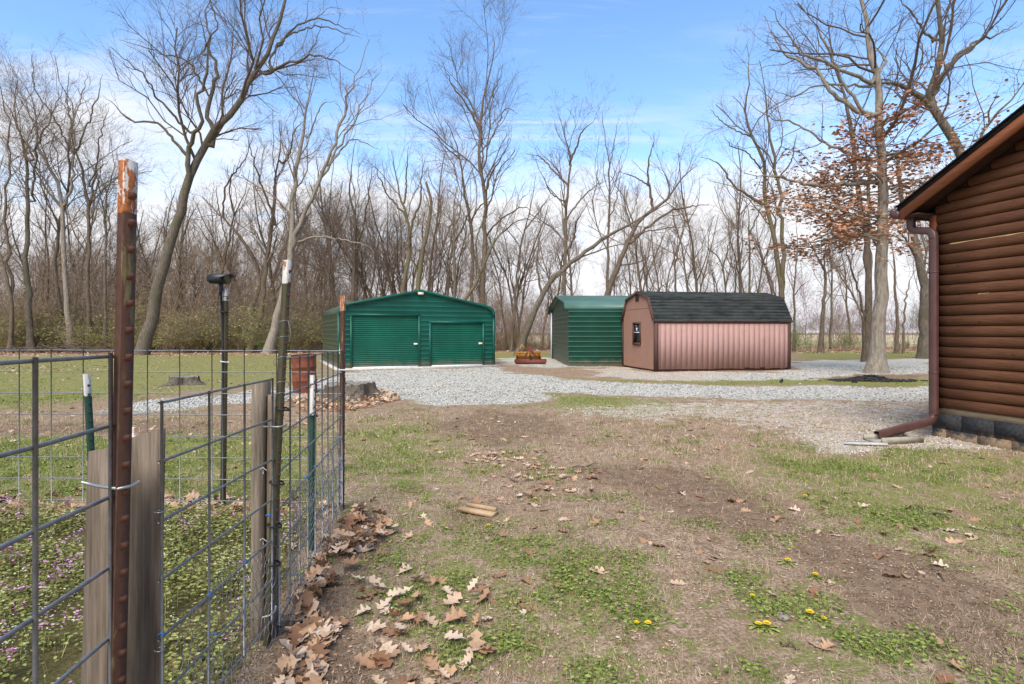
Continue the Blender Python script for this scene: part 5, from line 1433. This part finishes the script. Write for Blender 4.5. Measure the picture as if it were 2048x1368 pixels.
thicket('thicket', 'pinkish budding brush far behind the carport', 150, reg(980, 1900, 60, 85), (1.0, 1.7), 'redbud', 4)
thicket('thicket', 'hazy grey-brown woods far beyond the brush', 330, reg(-350, 1000, 66, 105), (1.6, 3.2), 'brush_far', 5)
# distant tree line past the field
rs = np.random.RandomState(8); Vs, Qs, k0 = [], [], 0
for i in range(200):
    y = rs.uniform(285, 330); x = rs.uniform(-.02, 1.1) * y; V, q = saps[rs.randint(10)]; s = rs.uniform(1.3, 2.6)
    ca, sa = math.cos(i), math.sin(i); W = (V @ np.array([[ca, sa, 0], [-sa, ca, 0], [0, 0, 1]])) * np.array((2.6 * s, 2.6 * s, 1.35 * s)) + np.array((x, y, -.3))
    Vs.append(W); Qs.append(q + k0); k0 += len(W)
noisy('far_wood', (.14, .12, .115), (.2, .175, .165), 1, .95, .05, bump=0, kind='World')
o = link('distant_woods', new_mesh('distant_woods', np.concatenate(Vs), np.concatenate(Qs)), MATS['far_wood']); o['kind'] = 'stuff'
tag(o, 'low grey tree line on the horizon beyond the field', 'woods')

# shrubs leafing out along the edge of the woods
def shrub_leaf(name, a, b):
    noisy(name, a, b, 2.5, .6, .25, bump=0, kind='World')
shrub_leaf('spring_leaf', (.19, .20, .045), (.33, .34, .10)); shrub_leaf('bright_leaf', (.10, .26, .03), (.22, .42, .07))
sh_protos = []
for k in range(4):
    rs = np.random.RandomState(500 + k); Vs, Qs, n0 = [], [], 0; lv = []
    for j in range(16):
        V, q = saps[rs.randint(10)]; s = rs.uniform(.28, .5); a = rs.rand() * 6.28; ca, sa = math.cos(a), math.sin(a)
        W = (V @ np.array([[ca, sa, 0], [-sa, ca, 0], [0, 0, 1]])) * np.array((s * 1.5, s * 1.5, s)) + np.array((rs.randn() * .5, rs.randn() * .4, -.02))
        Vs.append(W); Qs.append(q + n0); n0 += len(W); lv.append(W[rs.randint(0, len(W), 120)])
    lv = np.concatenate(lv); lv = lv[lv[:, 2] > .1] + rs.randn(len(lv[lv[:, 2] > .1]), 3) * .05
    V, q = leaf_cloud(lv, .058, rs)
    st_me = new_mesh('stems', np.concatenate(Vs), np.concatenate(Qs)); st_me.materials.append(MATS['brush'])
    sh_protos.append((st_me, V, q))
lmesh = {}
def shrub(label, px, py, Y, s, leafmat, grp=None):
    k = rb.randrange(4); st_me, V, q = sh_protos[k]
    if (k, leafmat) not in lmesh:
        mm = new_mesh('leaves', V, q); mm.materials.append(MATS[leafmat]); lmesh[(k, leafmat)] = mm
    t = thing('shrub', label, 'shrub', (gx(px, Y), Y, 0), rb.uniform(0, 6.28), grp); t.scale = (s, s, s * rb.uniform(.85, 1.15))
    link('stems', st_me, None, t); link('leaves', lmesh[(k, leafmat)], None, t)
for k in range(44):
    shrub('olive green shrub leafing out along the left edge of the woods', -60 + 715 * (k + rb.random()) / 44, 0, rb.uniform(39, 44), rb.uniform(1.1, 2.1), 'spring_leaf', 'shrubs along the left wood edge')
shrub('bright green low bush at the foot of the pale leaning trunk', 525, 0, 38.5, 1.0, 'bright_leaf')
shrub('bright green bush behind the right end of the pink shed', 1597, 0, 40, .95, 'bright_leaf')
shrub('bright green bush between the small forked tree and the oak', 1692, 0, 43, .8, 'bright_leaf')
for k in range(10):
    shrub('olive green shrub in the hedge at the field edge', 1590 + 28 * k + rb.uniform(-8, 8), 0, rb.uniform(43, 47), rb.uniform(.4, .75), 'spring_leaf', 'hedge shrubs at the field edge')
for k in range(6):
    shrub('olive shrub behind the box blade between garage and carport', 1000 + 18 * k, 0, rb.uniform(41, 46), rb.uniform(.5, .9), 'spring_leaf', 'shrubs behind the box blade')
# brush pile
bp = MB(); rs = np.random.RandomState(12)
Pp = []
for i in range(260):
    c0 = np.array((rs.randn() * 2.2, rs.randn() * .5, .1 + abs(rs.randn()) * .22)); a = rs.rand() * 6.28; l = rs.uniform(.4, 1.3); d = np.array((math.cos(a), math.sin(a) * .6, rs.randn() * .18)) * l
    Pp.append([c0 - d / 2, c0 + (0, 0, rs.randn() * .05), c0 + d / 2])
Pp = np.array(Pp); Pp[:, :, 2] = np.maximum(Pp[:, :, 2], .01)
V, q = tube_arrays(Pp, np.repeat(rs.uniform(.008, .03, (260, 1)), 3, 1), 4); bp.add(V, q)
tag(bp.build('brush_pile', MATS['bark'], loc=(gx(150, 37.5), 37.5, 0)), 'low grey pile of cut brush at the edge of the left woods', 'brush pile')['kind'] = 'stuff'
# ------------------------------------------------------------------ ground cover: fallen leaves, grass, weeds, stones, dandelions
def leafmat(name, a, b, c):
    m = Mat(name, .7, .25); r = m.n.new('ShaderNodeObjectInfo').outputs['Random']
    geo = m.n.new('ShaderNodeNewGeometry'); pr = geo.outputs['Random Per Island']
    rr = m.math('FRACT', m.math('ADD', r, pr))
    col = m.ramp(rr, [(0, a), (.5, b), (1, c)])
    n = m.noise(m.coord('World'), 45, 3); col = m.mix(m.math('MULTIPLY', m.step(n, .5, .75), .35), col, tuple(k * .55 for k in a))
    m.color(col); return m.m
leafmat('fallen_leaf', (.2, .095, .048), (.45, .275, .155), (.58, .45, .33))
def oak_outline(k):
    r_ = random.Random(k); pts = []
    lobes = 3
    up = [(-.5, .015), (-.3, .05)]
    for i in range(lobes):
        f = -.22 + i * .24; w = (.24, .3, .22)[i] * r_.uniform(.85, 1.15)
        up += [(f - .03, w * .5), (f + .03, w * .9), (f + .085, w), (f + .13, w * .8), (f + .155, w * .5)]
    up += [(.5, .0)]
    return up
def leaf_mesh_arrays(k):
    r_ = random.Random(k * 13 + 1); up = oak_outline(k); n = len(up)
    curl = r_.uniform(.2, 1.3); bend = r_.uniform(-.5, .7); tw = r_.uniform(-.5, .5)
    def f(x, y): return (x, y, abs(y) ** 1.5 * curl + bend * x * x + tw * x * y * 2 + .02)
    mid = [f(x, 0) for x, y in up]; a = [f(x, y) for x, y in up]; b = [f(x, -y * r_.uniform(.85, 1.1)) for x, y in up]
    V = np.array(mid + a + b); V[:, 2] -= V[:, 2].min()
    q = [[i, i + 1, n + i + 1, n + i] for i in range(n - 1)] + [[i + 1, i, 2 * n + i, 2 * n + i + 1] for i in range(n - 1)]
    return V, np.array(q)
LEAVES = [leaf_mesh_arrays(k) for k in range(9)]
LMESH = []
for k, (V, q) in enumerate(LEAVES):
    mm = new_mesh('leaf', V, q); mm.materials.append(MATS['fallen_leaf']); LMESH.append(mm)
rs = np.random.RandomState(21); spots = []
def scat(n, poly, size, pile=0., spread=None, lab=0):
    P = gp(poly); lo, hi = P.min(0), P.max(0); got = 0; guard = 0
    while got < n and guard < 60:
        guard += 1; x = rs.uniform(lo[0], hi[0], n * 2); y = rs.uniform(lo[1], hi[1], n * 2); ins = np.zeros(len(x), bool)
        for i in range(len(P)):
            (ax, ay), (bx, by) = P[i], P[(i + 1) % len(P)]
            ins ^= ((ay > y) != (by > y)) & (x < (bx - ax) * (y - ay) / (by - ay + 1e-12) + ax)
        cl = fbm(x * 3.0, y * 3.0, 5)
        ins &= rs.rand(len(x)) < np.clip((cl - .3) * 3.2, .05, 1)
        for a, b in zip(x[ins], y[ins]):
            if got >= n: break
            spots.append((a, b, size * rs.uniform(.5, 1.2), rs.rand() * pile, lab)); got += 1
scat(165, [(560,1345),(600,1200),(640,1110),(690,1035),(730,1030),(790,1065),(745,1100),(690,1160),(640,1190),(600,1290),(590,1400)], .135, .09, lab=0)
scat(120, [(540,1400),(600,1285),(640,1240),(680,1260),(640,1310),(640,1400)], .125, .04, lab=0)
scat(85, [(700,1140),(860,1130),(980,1180),(990,1400),(700,1400),(740,1290)], .118, .04, lab=1)
scat(16, [(560,1110),(640,1060),(690,1015),(660,1010),(560,1080)], .11, .05, lab=0)
scat(90, [(980,950),(1100,925),(1210,945),(1200,985),(1040,1000)], .10, .02, lab=2)
scat(45, [(930,905),(1080,900),(1060,935),(950,935)], .10, .015, lab=2)
scat(105, [(720,1000),(2048,1000),(2048,1390),(760,1390)], .115, 0, lab=3)
scat(170, [(700,830),(1600,830),(2048,930),(2048,1000),(720,1000)], .10, 0, lab=4)
scat(420, [(-100,1000),(560,1000),(700,1012),(640,1036),(-100,1030)], .11, .05, lab=5)
scat(230, [(0,850),(640,840),(640,1000),(0,1000)], .10, 0, lab=5)
scat(700, [(570,802),(640,792),(760,780),(808,798),(700,824),(600,830)], .11, .08, lab=5)
scat(500, [(0,716),(650,710),(640,840),(0,850)], .12, 0, lab=5)
scat(300, [(800,770),(1870,760),(1870,850),(800,850)], .10, 0, lab=5)
scat(2600, [(-300,697),(640,697),(640,712),(-300,716)], .17, .06, lab=5)
scat(900, [(1590,695),(1870,695),(1870,708),(1590,708)], .17, .06, lab=5)
scat(400, [(985,697),(1110,697),(1110,706),(985,706)], .17, .06, lab=5)
scat(260, [(-100,733),(210,728),(230,744),(-100,752)], .14, .03, lab=5)
spots.sort(key=lambda s: s[1] - 1.2 * s[2] * 0)
LABS = ['dry tan leaf heaped along the foot of the wire fence', 'dry tan leaf in the drift at the bottom centre', 'dry brown leaf in the clump on the middle lawn', 'dry leaf lying singly on the near lawn', 'dry leaf lying singly on the middle lawn', 'dry leaf in the far litter']
GRPS = ['leaves heaped along the fence', 'leaves drifted at bottom centre', 'leaves clumped on the middle lawn', 'single leaves on the near lawn', 'single leaves on the middle lawn', 'far leaves']
nobj = 0; rest = []
for (x, y, s, pz, lab) in spots:
    k = rs.randint(9); rx, ry, rz = rs.randn() * .22, rs.randn() * .22, rs.rand() * 6.28
    if pz > .03: rx *= 2.4; ry *= 2.4
    z = float(gz(x, y)) + pz + .004
    if nobj < 300 and lab < 5:
        o = link('fallen_leaf', LMESH[k], None, None, (x, y, z), (rx, ry, rz)); o.scale = (s, s, s)
        tag(o, LABS[lab], 'leaf', GRPS[lab]); nobj += 1
    else: rest.append((k, x, y, z, s, rx, ry, rz))
Vs, Qs, n0 = [], [], 0
from mathutils import Euler
for (k, x, y, z, s, rx, ry, rz) in rest:
    V, q = LEAVES[k]
    if y > 9: V, q = LF * (1, 1, 1), np.array([[0, 1, 2, 3], [0, 3, 4, 5]])
    M = np.array(Euler((rx, ry, rz)).to_matrix()); W = V @ M.T * s + (x, y, z); Vs.append(W); Qs.append(q + n0); n0 += len(W)
o = link('leaf_litter', new_mesh('leaf_litter', np.concatenate(Vs), np.concatenate(Qs)), MATS['fallen_leaf']); o['kind'] = 'stuff'
tag(o, 'scattered dry leaves across the yard and wood edge', 'leaf litter')

# grass: tapering blades, dry straw and green tufts
def blades(x, y, h, w, lean, rs, z=None, flat=False):
    K = len(x); a = rs.rand(K) * 6.28; b = rs.rand(K) * 6.28; l = np.abs(rs.randn(K)) * lean
    z = gz(x, y) - .004 if z is None else z
    s = np.stack([np.cos(a), np.sin(a), np.zeros(K)], 1) * (w / 2)[:, None]
    d = np.stack([np.cos(b) * l, np.sin(b) * l, np.ones(K)], 1); d /= np.linalg.norm(d, axis=1, keepdims=True)
    p = np.stack([x, y, z], 1); mid = p + d * (h * .55)[:, None]
    d2 = d + np.stack([np.cos(b), np.sin(b), -.3 * np.ones(K)], 1) * .55 * (l / (lean + .01))[:, None]; d2 /= np.linalg.norm(d2, axis=1, keepdims=True)
    tip = mid + d2 * (h * .5)[:, None]; tip[:, 2] = np.maximum(tip[:, 2], z + .004)
    if flat: return np.stack([p - s, p + s, tip], 1).reshape(-1, 3), None, np.arange(K * 3).reshape(-1, 3)
    V = np.stack([p - s, p + s, mid + s * .8, mid - s * .8, tip], 1).reshape(-1, 3); bb = np.arange(K)[:, None] * 5
    return V, bb + np.array([[0, 1, 2, 3]]), bb + np.array([[3, 2, 4]])
def grass(name, label, mat, n, yr, h, w, lean, dens, power=1.6):
    rs = np.random.RandomState(len(name) + n % 97)
    y = yr[0] + (yr[1] - yr[0]) * rs.rand(n * 3) ** power
    x = rs.uniform(-.98, .95, n * 3) * y
    k = dens(x, y) > rs.rand(len(x)); x, y = x[k][:n], y[k][:n]; K = len(x)
    sc = np.clip(y / 4, .75, 2.2)
    V, q, t = blades(x, y, rs.uniform(*h, K) * np.clip(sc, 1, 1.35), rs.uniform(*w, K) * sc, lean, rs, None, mat == 'straw' or yr[0] > 5)
    o = link(name, new_mesh(name, V, q, t), MATS[mat]); o['kind'] = 'stuff'; tag(o, label, 'grass'); return o
def gmat(name, stops):
    m = Mat(name, .8, .08); ge = m.n.new('ShaderNodeNewGeometry'); m.color(m.ramp(ge.outputs['Random Per Island'], stops)); return m.m
gmat('straw', [(0, (.24, .155, .095)), (.5, (.45, .33, .215)), (1, (.68, .55, .39))])
gmat('grass_green', [(0, (.085, .125, .022)), (.5, (.165, .215, .042)), (1, (.29, .31, .095))])
gmat('weed_green', [(0, (.16, .09, .06)), (.25, (.12, .13, .035)), (.6, (.21, .23, .06)), (1, (.36, .36, .13))])
def bare(x, y): return np.maximum.reduce([zone('gravel', x, y), zone('sand', x, y), zone('dirt', x, y) * .85])
grass('dry_grass', 'matted dry straw grass over the lawn', 'straw', 150000, (1.9, 10), (.025, .06), (.0016, .0034), 3.2, lambda x, y: np.clip(1 - bare(x, y) * 1.05, .04, 1) * np.clip(1.25 - zone('green', x, y) * .8, .2, 1) * (1 - zone('garden', x, y)) * np.clip((fbm(x * 2.2, y * 2.2, 71) - .22) * 2.6, .08, 1))
grass('green_grass', 'short green tufts through the lawn', 'grass_green', 90000, (1.9, 13), (.02, .05), (.002, .0042), .8, lambda x, y: np.clip((zone('green', x, y) * .8 + (fbm(x * 3.1, y * 3.1, 31) - .5) * 2.4 - .10) * 1.6, 0, 1) * (1 - np.clip(bare(x, y) * 1.1, 0, .97)) * (1 - zone('garden', x, y)))
grass('far_grass', 'thin grass on the far lawn and drive verges', 'grass_green', 45000, (11, 36), (.03, .06), (.003, .006), .9, lambda x, y: np.clip(zone('green', x, y) * 1.1 - bare(x, y), 0, 1) * np.clip((fbm(x * 1.6, y * 1.6, 61) - .3) * 2.5, .1, 1), 1.2)

# broad-leaved clumps: clover and chickweed
def clumps(name, label, n, region, mat, size, h, seed, leaves=14):
    rs = np.random.RandomState(seed); x, y = region(rs, n); K = len(x)
    c = np.repeat(np.stack([x, y, gz(x, y)], 1), leaves, 0) + np.stack([rs.randn(K * leaves) * .045, rs.randn(K * leaves) * .045, np.abs(rs.rand(K * leaves)) * h], 1)
    V, q = leaf_cloud(c, size, rs, .45); o = link(name, new_mesh(name, V, q), MATS[mat]); o['kind'] = 'stuff'; tag(o, label, 'weeds'); return o
def reg_lawn(rs, n):
    y = 1.9 + 7 * rs.rand(n * 4) ** 1.5; x = rs.uniform(-.95, .93, n * 4) * y
    k = (np.clip((zone('green', x, y) * .7 + (fbm(x * 3.1, y * 3.1, 31) - .5) * 2.6 - .17) * 1.5, 0, 1) > rs.rand(n * 4)) & (zone('garden', x, y) < .3) & (bare(x, y) < .5); return x[k][:n], y[k][:n]
clumps('clover', 'low clover and chickweed clumps in the lawn', 3400, reg_lawn, 'grass_green', .022, .025, 5)
def reg_garden(rs, n):
    y = rs.uniform(.6, 4.4, n * 3); x = rs.uniform(-6.2, -1.12, n * 3); k = (zone('garden', x, y) > .4) & (x > -1.02 * y - .4) & (np.clip((fbm(x * 3.2, y * 3.2, 14) - .36) * 4.5, .04, 1) > rs.rand(n * 3)); return x[k][:n], y[k][:n]
clumps('garden_weeds', 'thick carpet of henbit and chickweed inside the wire panels', 3600, reg_garden, 'weed_green', .022, .12, 6, 13)
rs = np.random.RandomState(9); x, y = reg_garden(rs, 7000)
V, q, t = blades(x, y, rs.uniform(.06, .16, len(x)), np.full(len(x), .0025), .35, rs)
o = link('garden_stems', new_mesh('garden_stems', V, q, t), MATS['weed_green']); o['kind'] = 'stuff'; tag(o, 'upright weed stems in the garden bed', 'weeds')
gmat('henbit_flower', [(0, (.30, .10, .2)), (.5, (.46, .22, .36)), (1, (.58, .36, .48))])
gmat('cress_flower', [(0, (.42, .44, .22)), (1, (.6, .6, .42))])
for nm, lab, mat, n, sz, hz_, sd_ in (('henbit_flowers', 'pinkish purple henbit flowers over the garden weeds', 'henbit_flower', 700, .012, (.09, .19), 15), ('cress_flowers', 'tiny whitish cress flowers over the garden weeds', 'cress_flower', 420, .008, (.1, .2), 16)):
    rs = np.random.RandomState(sd_); x, y = reg_garden(rs, n * 3); kf = fbm(x * 2.1 + 7, y * 2.1, sd_) > .5; x, y = x[kf][:n], y[kf][:n]; K = len(x); m_ = 6
    zz = rs.uniform(*hz_, K)
    c = np.repeat(np.stack([x, y, gz(x, y) + zz], 1), m_, 0) + rs.randn(K * m_, 3) * (.011, .011, .014)
    V, q = leaf_cloud(c, sz * 1.3, rs); o = link(nm, new_mesh(nm, V, q), MATS[mat]); o['kind'] = 'stuff'; tag(o, lab, 'flowers')

# gravel stones
OCT = np.array([(1, 0, 0), (0, 1, 0), (-1, 0, 0), (0, -1, 0), (0, 0, .7), (0, 0, -.5)])
OT = np.array([[0, 1, 4], [1, 2, 4], [2, 3, 4], [3, 0, 4], [1, 0, 5], [2, 1, 5], [3, 2, 5], [0, 3, 5]])
def stones(name, label, mat, n, zn, yr, size, seed, thr=.35):
    rs = np.random.RandomState(seed); y = yr[0] + (yr[1] - yr[0]) * rs.rand(n * 6) ** 1.2; x = rs.uniform(-.8, .95, n * 6) * y
    k = (zone(zn, x, y) + (fbm(x * 4, y * 4, 3) - .5) * .6 > thr + rs.rand(n * 6) * .3); x, y = x[k][:n], y[k][:n]; K = len(x)
    s = rs.uniform(*size, K); a = rs.rand(K) * 6.28; J = OCT[None] * (1 + rs.randn(K, 6, 1) * .22)
    ca, sa = np.cos(a)[:, None], np.sin(a)[:, None]
    W = np.stack([J[..., 0] * ca - J[..., 1] * sa, J[..., 0] * sa + J[..., 1] * ca, J[..., 2]], -1) * s[:, None, None] + np.stack([x, y, gz(x, y) + s * .15], 1)[:, None]
    t = (np.arange(K)[:, None, None] * 6 + OT[None]).reshape(-1, 3)
    o = link(name, new_mesh(name, W.reshape(-1, 3), None, t), MATS[mat]); o['kind'] = 'stuff'; tag(o, label, 'gravel'); return o
gmat('gravel_stone', [(0, (.17, .16, .14)), (.5, (.36, .35, .32)), (1, (.58, .565, .53))])
gmat('pea_gravel', [(0, (.22, .16, .11)), (.5, (.42, .35, .27)), (1, (.66, .61, .54))])
stones('driveway_gravel', 'pale grey crushed gravel of the driveway', 'gravel_stone', 16000, 'gravel', (10, 24), (.012, .03), 1)
stones('pea_gravel', 'tan pea gravel spread between drive and cabin', 'pea_gravel', 11000, 'sand', (6.5, 22), (.007, .018), 2)

gmat('soil_crumb', [(0, (.10, .063, .036)), (.6, (.21, .145, .088)), (1, (.34, .26, .17))])
stones('soil_crumbs', 'loose crumbs of soil on the bare patches', 'soil_crumb', 9000, 'dirt', (1.9, 9), (.003, .010), 3, .25)
rs = np.random.RandomState(44); n = 14000; y = 1.9 + 9 * rs.rand(n) ** 1.5; x = rs.uniform(-.6, .95, n) * y
k = (zone('garden', x, y) < .2) & (fbm(x * 1.7, y * 1.7, 90) > .36 + .25 * rs.rand(n)); x, y = x[k], y[k]
V, q = leaf_cloud(np.stack([x, y, gz(x, y) + .006], 1), .019, rs, .75)
o = link('leaf_crumbs', new_mesh('leaf_crumbs', V, q), MATS['fallen_leaf']); o['kind'] = 'stuff'; tag(o, 'small broken bits of dry leaf over the lawn', 'leaf litter')

# dandelions
m = Mat('dandelion_yellow', .6, .2); m.color((.75, .52, .02))
dn = MB(); rr_ = random.Random(3)
for ring_, (r0, zt, n) in enumerate(((.021, .006, 22), (.015, .010, 16), (.008, .012, 10))):
    for k in range(n):
        a = 6.283 * k / n + ring_; c, s_ = math.cos(a), math.sin(a); w = .0035
        dn.add([(0, 0, .004), (r0 * c - w * s_, r0 * s_ + w * c, zt), (r0 * c * 1.1, r0 * s_ * 1.1, zt), (r0 * c + w * s_, r0 * s_ - w * c, zt)], [[0, 3, 2, 1]])
dn_me = dn.mesh('flower'); dn_me.materials.append(MATS['dandelion_yellow'])
lf_ = MB()
for k in range(7):
    a = 6.283 * k / 7; c, s_ = math.cos(a), math.sin(a)
    lf_.add([(.0, 0, .004)] + [(f * .075 * c + w * s_, f * .075 * s_ - w * c, .012 * math.sin(f * 3)) for f, w in ((.3, .006), (.45, .012), (.6, .006), (.8, .012), (1, 0))] + [(f * .075 * c - w * s_, f * .075 * s_ + w * c, .012 * math.sin(f * 3)) for f, w in ((.8, .012), (.6, .006), (.45, .012), (.3, .006))], [], [[0, i, i + 1] for i in range(1, 9)])
lf_me = lf_.mesh('leaves'); lf_me.materials.append(MATS['grass_green'])
dl = [(1273,1248),(1296,1250),(1620,1232),(1648,1240),(1517,1256),(1534,1258),(1505,1196),(1631,1156),(1576,1126),(977,1053),(1070,1000),(1610,996),(1589,943),(992,932),(966,943),(908,846),(898,880),(870,883),(940,880),(873,900),(859,891),(1194,893),(1240,874),(26,1018)]
for k, (px, py) in enumerate(dl):
    p = gpt(px, py); near_ = py > 1100
    dsc = .6 + .25 * (k % 3) / 2
    t = thing('dandelion', 'yellow dandelion in the near right lawn' if near_ else 'yellow dandelion on the farther lawn', 'dandelion', (p[0], p[1], float(gz(*p))), k * 1.3, 'dandelions on the near lawn' if near_ else 'dandelions on the farther lawn')
    t.scale = (dsc,) * 3
    link('flower', dn_me, None, t, (0, 0, .03)); link('leaves', lf_me, None, t)
    MB().tube([(0, 0, 0), (0, 0, .034)], .002, 5).build('stem', MATS['grass_green'], t)
# small dark bird-like clod on the verge
p = gpt(1563, 766)
cl = MB(); cl.tube([(-.08, 0, .03), (-.03, 0, .05), (.02, 0, .06), (.04, 0, .1), (.06, 0, .12)], [.012, .04, .04, .026, .008], 8)
tag(cl.build('dark_clod', MATS['charcoal'], loc=(p[0], p[1], .0), rot=(0, 0, .6), smooth=True), 'small dark lump on the grass verge in front of the shed', 'clod')
